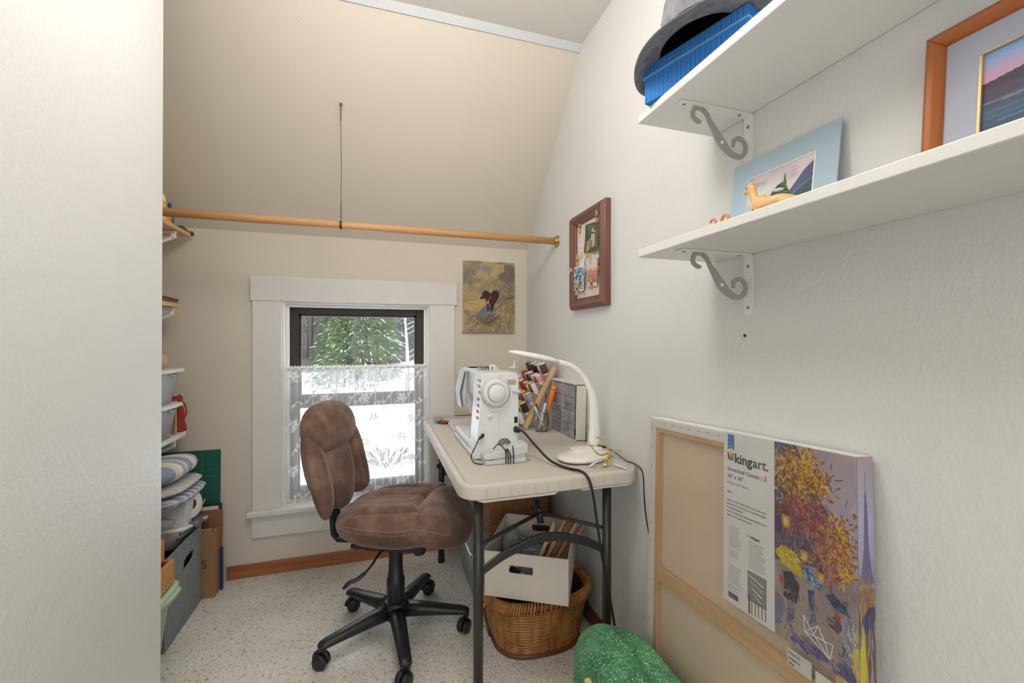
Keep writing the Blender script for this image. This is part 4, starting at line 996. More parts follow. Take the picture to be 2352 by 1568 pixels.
MB().box(.034, .066, -.0012, .004, .262, .280).build('carry_slot', flat('slot beige', 178, 160, 140), t)
MB().box(.040, .068, -.0012, .002, .2175, .2195).build('side_groove', m_wht, t)
MB().lathe([(.024, 0), (.024, .002), (.006, .003), (.006, .008)], 30, frame_mx((.022, .16, .302), (1, 0, 0), (0, .25, .97), (0, -.97, .25))).build('bobbin_disc', m_wht, t, True)
MB().box(-.03, .0, .16, .20, .304, .314).tube([(.0, .14, .304), (.0, .14, .322)], .004, 8).tube([(.012, .13, .304), (.012, .13, .320)], .003, 8).build('thread_guide', m_staple, t)
MB().box(.060, .0725, -.0016, .004, .124, .146).build('power_switch', flat('black switch', 24, 24, 26), t)
MB().box(.060, .0725, -.0016, .004, .090, .112).build('power_socket', flat('black socket', 24, 24, 26), t)
MB().box(-.074, -.058, -.0014, .002, .055, .088).build('pedal_socket', m_mach2, t, bevel=.001)
ch = MB(); cb = MB(); cg = MB()
for r_, (z_, k) in enumerate(((.276, 5), (.256, 5), (.236, 2), (.210, 3), (.188, 3), (.166, 3), (.144, 3))):
    for i in range(k):
        x = -.0702 + (z_ - .065) * (.0165 / .233) - .0046; y = .012 + i * .013 + r_ % 2 * .004
        (ch if i < 2 and r_ < 4 else (cb if (i + r_) % 2 else ch) if i < 3 and r_ >= 3 else cg).box(x - .0006, x + .002, y, y + .006, z_ - .005, z_ + .005)
for m_, c, nm in ((ch, (140, 50, 48), 'stitch_chart_red'), (cb, (54, 44, 46), 'stitch_chart_dark'), (cg, (190, 190, 192), 'stitch_chart_grey')): m_.build(nm, flat(nm, *c), t)['kind'] = 'stuff'
MB().tube([(.02, .35, .10), (.02, .35, .066)], .003, 8).box(.008, .032, .345, .356, .062, .066).build('needle_bar', m_staple, t)

# ---- power cord of the machine, over the table edge to the floor
pc = bez([(.472, 1.452, .838), (.492, 1.435, .832), (.515, 1.40, .800), (.548, 1.345, .757), (.570, 1.30, .7445), (.592, 1.258, .7425), (.612, 1.222, .7435), (.624, 1.196, .728), (.634, 1.185, .68), (.652, 1.19, .58), (.675, 1.20, .47), (.698, 1.21, .38), (.720, 1.22, .29), (.735, 1.225, .22), (.745, 1.222, .12), (.75, 1.215, .05), (.74, 1.20, .006)], 8)
t = thing('power_cord', 'thick black power cord running from the machine over the table edge', 'cord', (0, 0, 0))
MB().tube(pc, .0042, 8).build('cable', m_rubber, t, True)
MB().tube([(.471, 1.457, .838), (.471, 1.440, .838), (.480, 1.436, .836)], [.0105, .0100, .006], 8).build('plug', m_rubber, t, True)
# ---- foot pedal with its cord
t = thing('foot_pedal', 'grey sewing machine foot pedal wrapped in its black cord', 'foot pedal', (.342, 1.392, TZ), R(-1))
MB().box(0, .146, 0, .112, 0, .016).build('pedal_base', m_mach2, t, bevel=.003)
MB().prism([(-.002, .018), (-.002, .026), (.010, .036), (.146, .066), (.150, .062), (.150, .036), (.146, .030), (.02, .018)], -.002, .114).build('treadle', m_mach2, t, bevel=.003)
MB().box(.030, .142, .004, .108, .014, .034).build('hinge_block', m_mach2, t, bevel=.002)
MB().box(.004, .144, .002, .11, -.0005, .0015).build('rubber_mat', m_black, t)
for i, (x0, x1, lean) in enumerate(((.068, .070, 0), (.071, .078, 1), (.075, .086, 1), (.094, .097, 0))):
    q = bez([(x0, -.005, .0602 * (x0 / .15) + .024), (x1, -.006, .03), (x1, -.0055, .004)], 4)
    MB().tube(q, .0019, 6).build('cord_wrap', m_rubber, t, True)
for k in range(3):
    q = [(.082 + (.010 + .006 * k) * math.cos(a), .045 + k * .006, .052 + (.010 + .005 * k) * math.sin(a)) for a in np.linspace(0.2, PI - .2, 12)]
    MB().tube(q, .0019, 6).build('cord_loop', m_rubber, t, True)
MB().tube(bez([(.068, -.005, .048), (.058, .0, .060), (.046, .01, .066), (.034, .03, .046)], 5), .0019, 6).build('cord_wrap', m_rubber, t, True)
pcd = thing('pedal_cord', 'thin black cord plugged into the side of the sewing machine', 'cord', (0, 0, 0))
MB().tube(bez([(.342, 1.452, .822), (.330, 1.442, .815), (.314, 1.43, .79), (.302, 1.43, .765), (.306, 1.425, .745), (.320, 1.412, .740), (.337, 1.402, .7400)], 6), .0019, 6).build('cable', m_rubber, pcd, True)
MB().tube([(.349, 1.455, .826), (.343, 1.447, .822), (.332, 1.443, .816)], [.0066, .0055, .0030], 8).build('plug', m_rubber, pcd, True)

# ------------------------------------------------------------------ desk lamp
t = thing('desk_lamp', 'white curved desk lamp with a flat head and wide dish base', 'lamp', (.700, 1.372, TZ))
mx = Matrix.Rotation(R(20), 4, 'Z')
MB().lathe([(.080, 0), (.102, .004), (.112, .009), (.114, .014), (.108, .017), (.07, .023), (.001, .026)], 56, mx @ Matrix.Diagonal((1, .68, 1, 1))).build('dish_base', m_lamp, t, True)
MB().prism([(p[0] * 1.0, p[1]) for p in rrect(-.040, .078, -.008, .052, .022, 6)], .014, .032, 'z').build('plinth', m_lamp, t, bevel=.003)
pa = bez([(.060, .045, .032), (.066, .048, .09), (.064, .050, .17), (.055, .052, .225), (.025, .054, .285), (-.020, .056, .325), (-.075, .058, .343)], 8)
k_ = len(pa); MB().tube(pa, [.026 - .0165 * min(1, (i / k_) * 1.5) for i in range(k_)], 16, flat=.55).build('arm', m_lamp, t, True)
hp_ = frame_mx((-.168, .060, .362), Vector((1, 0, -.20)).normalized(), (0, 1, 0), Vector((.20, 0, 1)).normalized())
hd = MB().lathe([(.001, -.0055), (.080, -.0055), (.098, -.003), (.100, .0), (.096, .004), (.07, .0085), (.001, .0105)], 48, hp_ @ Matrix.Diagonal((1, .40, 1.3, 1))).build('lamp_head', m_lamp, t, True)
MB().lathe([(.001, -.0068), (.085, -.0068), (.087, -.005)], 40, hp_ @ Matrix.Diagonal((1, .26, 1, 1))).build('light_panel', flat('grey diffuser', 206, 206, 210), hd, True)
lc = thing('lamp_cord', 'thin black cord hanging from the desk lamp behind the table', 'cord', (0, 0, 0))
MB().tube(bez([(.790, 1.385, .768), (.806, 1.34, .757), (.819, 1.29, .741), (.8295, 1.25, .738), (.8325, 1.215, .72), (.8315, 1.205, .64), (.8305, 1.19, .57), (.8325, 1.165, .50), (.8325, 1.12, .40), (.8325, 1.09, .2), (.818, 1.085, .068)], 6), .0018, 6).build('cable', m_rubber, lc, True)
MB().tube([(.768, 1.41, .766), (.779, 1.396, .767), (.792, 1.383, .768)], [.0058, .0055, .003], 8).build('plug', m_rubber, lc, True)

# ---- yellow reading glasses and ribbon scraps
m_yel = mat('amber plastic', S(196, 162, 78), .35, var=.25, vs=70)
t = thing('reading_glasses', 'yellow tortoise reading glasses propped on the lamp base', 'glasses', (.735, 1.268, TZ))
MB().tube(bez([(-.038, .018, .045), (-.050, .030, .066), (-.055, .040, .082), (-.050, .043, .086)], 5), [.003] * 13 + [.0026, .0026, .0026], 7, flat=.6).build('temple', m_yel, t, True)
MB().tube(bez([(.004, -.004, .045), (-.006, .010, .072), (-.018, .026, .088), (-.030, .030, .090)], 5), [.0036] * 16, 7, flat=.6).build('temple', m_yel, t, True)
MB().tube(bez([(-.038, .018, .046), (-.028, .016, .037), (-.014, .010, .035), (-.002, .0, .044)], 5), .0032, 7).build('bridge_rim', m_yel, t, True)
MB().tube(bez([(-.020, -.012, .004), (-.016, -.010, .020), (-.004, -.006, .032), (.004, -.004, .046)], 5), .0042, 7, flat=.6).build('lower_rim', m_yel, t, True)
MB().tube(bez([(-.012, -.014, .003), (-.004, -.012, .018), (.006, -.006, .030)], 5), .0045, 7, flat=.6).build('lower_rim', m_yel, t, True)
MB().tube(bez([(-.020, .006, .036), (.01, .0, .042), (.036, -.005, .050), (.044, -.008, .044)], 5), [.0018] * 10 + [.003] * 6, 6).build('hinge_arm', m_yel, t, True)
m_rib = flat('mint ribbon', 214, 226, 218, .6)
t = thing('mint_ribbon', 'pale mint ribbon ends lying near the table corner', 'ribbon', (.735, 1.262, TZ + .0015))
def ribbon(pts, wd, nm):
    P = bez(pts, 5); m_ = MB(); vs = []
    for i, q in enumerate(P):
        d = (P[min(i + 1, len(P) - 1)] - P[max(i - 1, 0)]).normalized(); s_ = d.cross(Vector((0, 0, 1))).normalized() * wd
        vs += [q + s_, q - s_, q - s_ + Vector((0, 0, .0007)), q + s_ + Vector((0, 0, .0007))]
    m_.add(vs, [(i * 4 + k, i * 4 + (k + 1) % 4, i * 4 + 4 + (k + 1) % 4, i * 4 + 4 + k) for i in range(len(P) - 1) for k in range(4)]); m_.build(nm, m_rib, t, True)
ribbon([(.010, -.012, .010), (.025, -.030, .006), (.036, -.052, .001)], .007, 'tail'); ribbon([(-.072, .006, .001), (-.045, .012, .012), (-.020, .010, .016)], .005, 'tail')
MB().tube(bez([(-.065, -.012, .002), (-.045, -.022, .003), (-.025, -.020, .006), (-.02, -.008, .006)], 5), .0013, 6).build('gold_wire', m_brass, t, True)
MB().ell((-.022, -.010, .008), .0045, .0045, .0045, 12, 8).build('pearl', m_lamp, t, True)

# ------------------------------------------------------------------ small drawer cabinet against the wall
t = thing('drawer_cabinet', 'cream desktop organiser with smoky clear drawers', 'organiser', (.776, 1.868, TZ), (R(-1.5), 0, -PI / 2))
Wd, Hd, Dd = .256, .236, .052
mb = MB(); mb.box(0, Wd, .006, Dd, 0, .006); mb.box(0, Wd, .006, Dd, Hd - .006, Hd); mb.box(0, .005, .006, Dd, 0, Hd); mb.box(Wd - .005, Wd, .006, Dd, 0, Hd); mb.box(0, Wd, Dd - .004, Dd, 0, Hd)
mb.build('body', m_cream, t, bevel=.002)
MB().box(-.004, Wd + .004, -.002, Dd + .002, Hd, Hd + .005).build('top_lip', m_cream, t, bevel=.0015)
MB().box(-.003, Wd, -.004, .010, 0, .005).build('bottom_lip', m_cream, t, bevel=.0015)
cols = [(150, 150, 170), (96, 90, 108), (196, 190, 200), (120, 110, 118), (70, 74, 96), (176, 168, 180), (132, 96, 100), (186, 190, 206)]
k = 0
for i, (x0, x1) in enumerate(((.006, .128), (.130, Wd - .006))):
    for j, (z0, z1) in enumerate(((.008, .066), (.068, .122), (.124, .178), (.180, Hd - .008))):
        d_ = MB().box(x0, x1, -.0005, .002, z0, z1).build('drawer', m_drawer, t, bevel=.001)
        MB().box((x0 + x1) / 2 - .009, (x0 + x1) / 2 + .009, -.006, -.0005, z0 + .004, z0 + .009).build('pull', m_drawer, d_)
        c_ = MB(); rs2 = random.Random(k + 40)
        for q in range(4):
            xx = x0 + .012 + rs2.random() * (x1 - x0 - .05); c_.box(xx, xx + rs2.uniform(.012, .03), .006 + .006 * q, .010 + .006 * q, z0 + .002, z0 + rs2.uniform(.015, .042))
        c_.build('drawer_contents', flat('drawer stuff %d' % k, *cols[k % 8]), d_)['kind'] = 'stuff'; k += 1
MB().box(.1275, .1305, -.003, .004, .006, Hd - .004).build('divider', clear('pale clear edge', (.9, .92, .96), .2, .05, .4, (.8, .84, .9)), t)

# ------------------------------------------------------------------ glass of tools
t = thing('glass_tumbler', 'clear curvy glass tumbler holding pens', 'glass', (.722, 1.845, TZ))
ob = MB().lathe([(.001, .002), (.026, .002), (.029, .004), (.026, .009), (.031, .022), (.036, .040), (.034, .058), (.031, .074), (.033, .090)], 36, cap=False).build('glass_wall', m_cup, t, True)
q = ob.modifiers.new('s', 'SOLIDIFY'); q.thickness = .002
MB().lathe([(.001, .0), (.0295, .0), (.0305, .003), (.0295, .006), (.001, .007)], 36).build('glass_base', m_cup, t, True)
def tool(name, lab, cat, p0, p1, r0, r1, c, tip=None):
    o = thing(name, lab, cat, tuple(p0)); d = Vector(p1) - Vector(p0); L = d.length; d.normalize(); mx = d.to_track_quat('Z', 'Y').to_matrix().to_4x4()
    MB().lathe([(r0 * .6, 0), (r0, .006), (r0, L * .45), (r1, L * .75), (r1, L * .96), (r1 * .6, L)], 12, mx).build('handle', flat(name + str(c), *c), o, True)
    if tip: MB().lathe([(r1 * 1.05, L * .93), (r1 * 1.1, L), (r1 * .3, L * 1.03)], 12, mx).build('tip', flat('tip' + str(tip), *tip), o, True)
gx_, gy_, gz_ = .722, 1.845, TZ + .006
tool('orange_pen', 'orange handled tool leaning out of the glass', 'tool', (gx_ + .0, gy_ - .01, gz_), (.775, 1.822, TZ + .205), .003, .0125, (240, 132, 40), (246, 150, 60))
tool('paint_brush', 'white handled brush standing in the glass', 'brush', (gx_ - .012, gy_ + .006, gz_), (gx_ + .014, gy_ - .014, TZ + .130), .006, .0065, (232, 226, 214))
tool('bone_stick', 'cream stick leaning left in the glass', 'stick', (gx_ + .012, gy_ - .008, gz_), (gx_ - .030, gy_ + .012, TZ + .112), .005, .006, (228, 220, 206))
tool('dark_pen', 'dark brown pen leaning in the glass', 'pen', (gx_ + .008, gy_ + .012, gz_), (gx_ - .018, gy_ + .030, TZ + .125), .0035, .0045, (64, 48, 44))
tool('black_pen', 'black pen tilted towards the drawer cabinet', 'pen', (gx_ - .010, gy_ + .014, gz_), (gx_ + .040, gy_ - .004, TZ + .120), .003, .0035, (40, 38, 40), (200, 200, 204))
tool('thin_brush', 'thin dark brush standing behind the orange tool', 'brush', (gx_, gy_ + .018, gz_), (gx_ + .028, gy_ + .014, TZ + .165), .0025, .003, (120, 84, 50), (50, 40, 36))

# ------------------------------------------------------------------ thread rack
t = thing('thread_rack', 'wooden thread rack leaning on the wall full of spools', 'rack', (0, 0, 0))
A, Bp = Vector((.660, 0, TZ + .004)), Vector((.812, 0, 1.028))
for y in (1.905, 2.265):
    m_ = MB(); d = (Bp - A).normalized(); nn_ = Vector((-d.z, 0, d.x))
    vs = []
    for q in (A, Bp):
        for s1, s2 in ((-1, -1), (1, -1), (1, 1), (-1, 1)): vs.append(q + nn_ * .010 * s1 + Vector((0, y + .010 * s2, 0)))
    m_.add(vs, [(0, 1, 2, 3), (7, 6, 5, 4)] + [(k, k + 4, (k + 1) % 4 + 4, (k + 1) % 4) for k in range(4)]); m_.build('side_post', m_pinez, t, bevel=.003)
RK = [(.996, 'top'), (.952, 'second'), (.906, 'third'), (.858, 'fourth'), (.812, 'fifth'), (.768, 'lowest')]
W_, Y_ = (238, 236, 230), (232, 196, 96)
SP = [[(W_, (104, 66, 48), 1.25), (W_, (214, 208, 200), 1.15), (W_, (40, 54, 48), 1.1), (W_, (36, 40, 42), 1.2), ((196, 80, 90), (60, 74, 70), 1.1), ((120, 40, 48), (116, 36, 46), .8), ((116, 40, 48), (110, 34, 44), .75)],
      [(W_, (238, 168, 160), .95), (W_, (160, 104, 136), 1.0), ((232, 96, 60), (236, 230, 222), .9), (W_, (112, 118, 124), 1.15), (W_, (40, 58, 128), 1.0), ((200, 46, 58), (210, 170, 158), .9), ((150, 60, 56), (126, 50, 48), .8)],
      [(W_, (236, 234, 232), .85), (Y_, (116, 84, 58), 1.15), ((232, 90, 50), (238, 232, 222), 1.0), (W_, (74, 140, 140), .8), ((206, 60, 50), (196, 60, 54), 1.0), (W_, (176, 44, 44), 1.15)],
      [(Y_, (164, 158, 204), 1.15), (Y_, (160, 212, 204), 1.0), (Y_, (178, 48, 58), 1.1), (Y_, (136, 136, 124), 1.0), ((176, 46, 60), (96, 124, 170), 1.0), (W_, (84, 116, 160), 1.0)],
      [(Y_, (34, 38, 58), 1.2), (Y_, (228, 218, 198), 1.0), (Y_, (222, 190, 140), 1.05), (W_, (230, 214, 180), 1.0)],
      [(W_, (226, 224, 232), 1.0), (W_, (176, 36, 66), 1.0), (W_, (60, 70, 120), 1.0)]]
CN = {}
def cname(c):
    import colorsys
    h, l, s_ = colorsys.rgb_to_hls(*[q / 255 for q in c])
    if s_ < .16: return 'black' if l < .2 else 'dark grey' if l < .4 else 'grey' if l < .6 else 'pale grey' if l < .82 else 'white'
    h *= 360; base = 'red' if h < 12 or h > 340 else 'tan' if h < 45 and l > .5 else 'brown' if h < 45 else 'cream' if h < 70 else 'green' if h < 165 else 'teal' if h < 195 else 'blue' if h < 255 else 'purple'
    return ('dark ' if l < .3 else 'pale ' if l > .72 else '') + base
tilt = Matrix.Rotation(R(-27), 4, 'Y')
cache = {}
for (z_, nm), row in zip(RK, SP):
    f = (z_ - A.z) / (Bp.z - A.z); x_ = A.x + (Bp.x - A.x) * f
    MB().box(x_ - .030, x_ - .006, 1.913, 2.257, z_ - .010, z_ - .003).build('tier_bar', m_pine, t, bevel=.0015)
    y = 1.932 if nm != 'top' else 1.925
    for i_, (rc, tc, sc_) in enumerate(row):
        o = thing('thread_spool', '%s thread on %s reel %s, %s tier' % (cname(tc), cname(rc), 'beside the rack post' if i_ == 0 else ('next to %s' % cname(row[i_ - 1][1])), nm), 'spool', (x_ - .019, y, z_ - .0024), (0, R(-24), R(random.uniform(-6, 6))), 'thread spools on the wooden rack')
        r_ = .0155 * (sc_ ** .5 if sc_ > 1 else sc_); h_ = .046 * sc_ if sc_ > .9 else .048
        MB().lathe([(r_ * .35, 0), (r_, .0), (r_, .003), (r_ * .86, .005), (r_ * .86, h_ - .005), (r_, h_ - .003), (r_, h_), (r_ * .3, h_)], 20).build('reel', cache.setdefault(rc, flat('reel%s' % (rc,), *rc)), o, True)
        MB().lathe([(r_ * .86, .0045), (r_ * .95, .007), (r_ * .97, h_ / 2), (r_ * .95, h_ - .007), (r_ * .86, h_ - .0045)], 20, cap=False).build('thread', cache.setdefault(tc, mat('thread%s' % (tc,), S(*tc), .7, var=.12, vs=40, stretch=(1, 1, 30))), o, True)
        y += r_ * 2 + .005

# ------------------------------------------------------------------ papers at the far end of the table
t = thing('plastic_folder', 'glossy white plastic document folder at the far end of the table', 'folder', (.325, 1.915, TZ), R(-2))
MB().box(0, .235, 0, .30, .0, .0035).build('back_cover', mat('grey white folder', S(214, 214, 218), .2, var=.02), t, bevel=.001)
MB().box(.004, .228, .004, .296, .0035, .0065).build('papers', m_paperw, t)
MB().box(-.002, .236, -.004, .30, .0065, .0085).build('front_cover', mat('glossy folder', S(216, 214, 220), .12, var=.02), t, bevel=.0008)
MB().tube(bez([(.006, .006, .0090), (.05, .022, .013), (.11, .022, .012), (.17, .01, .009)], 5), .0026, 6, flat=.5).build('blue_strip', flat('violet blue strip', 112, 112, 168), t, True)
t = thing('cloth_bundle', 'crumpled grey and red fabric scrap beside the folder', 'fabric', (.292, 2.20, TZ))
def blob(mb, c, rx, ry, rz, seed, amp=.18, n=22, m=14):
    rn = np.random.default_rng(seed); ph = rn.random((6, 3)) * 6.28; fr = rn.integers(1, 5, (6, 2)); vs = []; fs = []
    for i in range(m + 1):
        tt = PI * i / m
        for k in range(n):
            a = 2 * PI * k / n; s_ = 1 + amp * sum(math.sin(fr[j, 0] * a + ph[j, 0]) * math.sin(fr[j, 1] * tt + ph[j, 1]) for j in range(6)) / 2.2 * math.sin(tt)
            vs.append((c[0] + rx * s_ * math.sin(tt) * math.cos(a), c[1] + ry * s_ * math.sin(tt) * math.sin(a), max(c[2] - rz * s_ * math.cos(tt), 0)))
    for i in range(m):
        for k in range(n): q = (k + 1) % n; fs.append((i * n + k, i * n + q, (i + 1) * n + q, (i + 1) * n + k))
    return mb.add(vs, fs)
blob(MB(), (0, 0, .013), .024, .04, .014, 3, .4).build('grey_cloth', mat('grey printed cloth', S(160, 158, 152), .9, var=.5, vs=90), t, True)
blob(MB(), (.022, -.045, .007), .022, .022, .0075, 5, .3).build('red_cloth', flat('dull red cloth', 150, 70, 60, .9), t, True)
o = MB().box(.405, .60, YB - .022, YB - .003, TZ + .0005, TZ + .022).build('wood_strip', flat('cream wood strip', 206, 194, 178), None, bevel=.002); tag(o, 'short cream wooden strip lying against the back wall', 'wood strip')
o.location = (0, -.0, 0)

# ------------------------------------------------------------------ under the table
# oval rattan basket
BX, BY = .590, 1.585
t = thing('rattan_basket', 'oval coiled rattan basket with a wrapped rim under the table', 'basket', (BX, BY, 0))
def ov(a_, b_, z_, n=64, e=2.6): return [(a_ * math.copysign(abs(math.cos(q)) ** (2 / e), math.cos(q)), b_ * math.copysign(abs(math.sin(q)) ** (2 / e), math.sin(q)), z_) for q in np.linspace(0, 2 * PI, n, endpoint=False)]
NB = 16; cm = MB()
for i in range(NB):
    f = i / (NB - 1); rn = random.Random(i)
    cm.tube([(x + rn.uniform(-.0008, .0008), y, z_ + rn.uniform(-.0012, .0012)) for x, y, z_ in ov(.165 + .035 * f, .128 + .026 * f, .014 + .162 * f)], .0052, 8, closed=True)
cm.build('rattan_coils', m_rattan, t, True)['kind'] = 'stuff'
ln = MB(); n_ = 64; vs = ov(.157, .12, .012) + ov(.190, .146, .20); ln.add(vs, [(k, k + n_, (k + 1) % n_ + n_, (k + 1) % n_) for k in range(n_)] + [tuple(range(n_))]); ln.build('lining_weave', m_rattan2, t, True)
MB().tube(ov(.168, .131, .008), .009, 8, closed=True).build('foot_ring', m_rattan2, t, True)
rw = MB(); 
for k in range(120):
    q = k / 120 * 2 * PI; e = 2.6; cx = math.copysign(abs(math.cos(q)) ** (2 / e), math.cos(q)); sy = math.copysign(abs(math.sin(q)) ** (2 / e), math.sin(q))
    o_ = Vector((.204 * cx, .158 * sy, .198)); nr_ = Vector((cx / .2, sy / .15, 0)).normalized(); tg = Vector((-nr_.y, nr_.x, 0))
    rw.tube([o_ + nr_ * .014 * math.cos(b) + Vector((0, 0, .020 * math.sin(b))) + tg * .004 * math.sin(b) for b in np.linspace(0, 2 * PI, 9)[:-1]], .0042, 5, closed=True)
rw.build('wrapped_rim', m_rattan, t, True)['kind'] = 'stuff'
MB().tube(ov(.203, .157, .198), .012, 8, closed=True).build('rim_core', m_rattan2, t, True)
for s_ in (-1, 1):
    MB().tube(bez([(s_ * .178, .02, .012), (s_ * .196, .02, .09), (s_ * .212, .02, .17), (s_ * .217, .02, .196)], 5), .0065, 7).build('side_stay', m_rattan2, t, True)
    MB().tube(bez([(s_ * .205, -.05, .20), (s_ * .222, -.045, .17), (s_ * .226, -.01, .165), (s_ * .222, .03, .17), (s_ * .207, .035, .20)], 5), .0052, 7).build('handle_loop', m_rattan, t, True)
blob(MB(), (.03, 0, .10), .12, .09, .07, 9, .3).build('basket_lining_cloth', mat('dark printed cloth', S(90, 92, 110), .9, var=.5, vs=60), t, True)

# white file box on the basket
ang = math.atan2(1.372 - 1.526, .637 - .371); bz = .2205
t = thing('file_box', 'off white storage box with hand holes resting on the rattan basket', 'storage box', (.371, 1.526, bz), ang)
W_b, D_b, H_b = .308, .345, .165
def hole_angles(w_, h_, cx, cz):
    A_ = [math.atan2(z - cz, x - cx) % (2 * PI) for x in (0, w_) for z in (0, h_)]
    return sorted(set([2 * PI * k / 56 for k in range(56)] + A_))
def holed(x0, x1, z0, z1, y0, y1, hx0, hx1, hz0, hz1):
    cx, cz = (hx0 + hx1) / 2, (hz0 + hz1) / 2; AN = hole_angles(x1, z1, cx, cz); n_ = len(AN); o_ = []; i_ = []
    for a in AN:
        c, s_ = math.cos(a), math.sin(a); L = min(((x1 - cx) if c > 0 else cx) / max(abs(c), 1e-9), ((z1 - cz) if s_ > 0 else cz) / max(abs(s_), 1e-9)); o_.append((cx + c * L, cz + s_ * L))
        hw, hh = (hx1 - hx0) / 2, (hz1 - hz0) / 2; L = (abs(c / hw) ** 8 + abs(s_ / hh) ** 8) ** -.125; i_.append((cx + c * L, cz + s_ * L))
    m_ = MB(); vs = [(x, y0, z) for x, z in o_] + [(x, y0, z) for x, z in i_] + [(x, y1, z) for x, z in i_] + [(x, y1, z) for x, z in o_]; fs = []
    for k in range(n_):
        q = (k + 1) % n_; fs += [(k, q, n_ + q, n_ + k), (n_ + k, n_ + q, 2 * n_ + q, 2 * n_ + k), (2 * n_ + k, 2 * n_ + q, 3 * n_ + q, 3 * n_ + k), (3 * n_ + k, 3 * n_ + q, q, k)]
    return m_.add(vs, fs)
fb = holed(0, W_b, 0, H_b, 0, .004, .092, .182, .093, .123)
fb.build('front_panel', m_bin, t)
holed(0, W_b, 0, H_b, D_b - .004, D_b, .118, .196, .100, .128).build('rear_panel', m_bin, t)
MB().box(0, .004, .004, D_b - .004, 0, H_b).build('side_panel', m_bin, t, bevel=.001); MB().box(W_b - .004, W_b, .004, D_b - .004, 0, H_b).build('side_panel', m_bin, t, bevel=.001)
MB().box(.004, W_b - .004, .004, D_b - .004, 0, .004).build('bottom_panel', m_bin, t)
rg = MB()
for p_ in (rrect(.092, .182, .093, .123, .006, 4),): rg.tube([(x, -.0005, z_) for x, z_ in p_], .0016, 6, closed=True)
rg.build('hand_hole_edge', m_bin, t, True)
FB = Matrix.Translation((.371, 1.526, bz)) @ Matrix.Rotation(ang, 4, 'Z')
def infile(name, lab, cat, loc, rot, group=None):
    mx = FB @ Matrix.Translation(loc) @ Euler(rot).to_matrix().to_4x4(); o = thing(name, lab, cat, mx.to_translation(), tuple(mx.to_euler()), group); return o
m_pack = mat('grey plastic pack', S(120, 122, 132), .25, var=.35, vs=40)
for i, (lab, x, y, rx, L, H_) in enumerate((('grey shrink wrapped pack lying foremost in the file box', .07, .05, -38, .13, .13), ('grey shrink wrapped pack leaning behind the foremost one', .06, .11, -30, .14, .14), ('grey shrink wrapped pack deepest in the file box', .05, .18, -22, .15, .13))):
    o = infile('plastic_pack', lab, 'pack', (x, y, .010), (R(rx), R(4 * i), R(6 - 5 * i)), 'plastic packs in the file box')
    MB().box(0, L, 0, .012, 0, H_).build('pack_body', m_pack, o, bevel=.003)
    MB().box(.01, L - .02, -.0012, 0, .02, H_ - .02).build('pack_label', mat('pack print %d' % i, S(150, 154, 166), .3, var=.5, vs=70), o)
    MB().lathe([(.010, -.0026), (.010, -.001)], 14, frame_mx((L * .7, 0, H_ * .7), (1, 0, 0), (0, 0, 1), (0, -1, 0)) @ Matrix.Scale(1, 4)).build('black_disc', m_black, o)
o = infile('clear_bag', 'crumpled clear plastic bag in the left of the file box', 'bag', (.028, .24, .006), (0, 0, 0))
blob(MB(), (.03, 0, .06), .04, .06, .07, 12, .3).build('bag_film', m_tub, o, True)
o = infile('white_card', 'white triangle cut card standing at the front of the file box', 'card', (.03, .022, .012), (R(-48), 0, R(12)))
MB().prism([(0, 0), (.13, .0), (.13, .13), (.08, .15)], 0, .002).build('card_face', m_paperw, o); MB().prism([(.045, .06), (.1, .05), (.1, .12)], -.001, 0).build('card_window', m_black, o)
ST = (('pale pine stretcher bar', .215, .06, .26, 16, (226, 196, 150)), ('orange pine stretcher bar', .236, .075, .29, 18, (214, 158, 92)), ('brown pine stretcher bar', .252, .10, .30, 19, (170, 116, 70)), ('light wood stretcher bar', .268, .11, .275, 21, (220, 184, 138)), ('honey wood stretcher bar', .284, .13, .265, 24, (208, 150, 88)))
for i, (nm, x, y, L, an, c) in enumerate(ST):
    o = infile('stretcher_bar', nm + ' standing in the file box', 'wood bar', (x - .075, y, .008), (R(-20), R(an * 1.45), R(0)), 'stretcher bars in the file box')
    mw = wood('bar wood %d' % i, S(*[int(q * .86) for q in c]), S(*c), 2, .55, 40)
    MB().prism([(0, 0), (.013, 0), (.013, L - .014), (.003, L), (0, L)], 0, .034).build('bar', mw, o, bevel=.0012)
    MB().box(.0128, .0134, .010, .024, .02, L - .03).build('slot', m_rattan2, o)
# clear tub with a lid, and the wicker hamper on it
t = thing('plastic_tub', 'translucent plastic tub with a lid under the back of the table', 'tub', (.385, 1.80, 0))
vs = [(x, y, z_) for z_, e in ((0.003, .022), (.215, 0)) for x, y in rrect(e, .40 - e, e, .40 - e, .03, 5)]; n_ = 24
m_ = MB(); m_.add(vs, [(k, (k + 1) % n_, (k + 1) % n_ + n_, k + n_) for k in range(n_)] + [tuple(range(n_ - 1, -1, -1))]); m_.build('tub_body', m_tub, t, True)
m_ = MB().prism(rrect(-.008, .408, -.008, .408, .032, 5), .212, .232, 'z'); m_.build('tub_lid', clear('bluish lid', (.82, .88, .92), .12, .15, .72, (.70, .78, .84)), t, bevel=.004)
for i, (lab, x, y, a_, b_, h_, c) in enumerate((('tan cloth', .04, .06, .30, .10, .12, (190, 150, 130)), ('white paper', .05, .18, .28, .12, .15, (220, 216, 214)), ('grey cloth', .04, .31, .30, .06, .10, (150, 150, 156)))):
    MB().box(x, x + a_, y, y + b_, .006, h_).build('tub_contents', flat('tub ' + lab, *c), t, bevel=.01)
t = thing('wicker_hamper', 'brown woven wicker basket standing on the plastic tub', 'basket', (.500, 1.945, .233))
wm = MB(); hw_, hd_, hh = .30, .24, .20
per = [(x, y) for x, y in rrect(0, hw_, 0, hd_, .02, 4)]
P = []
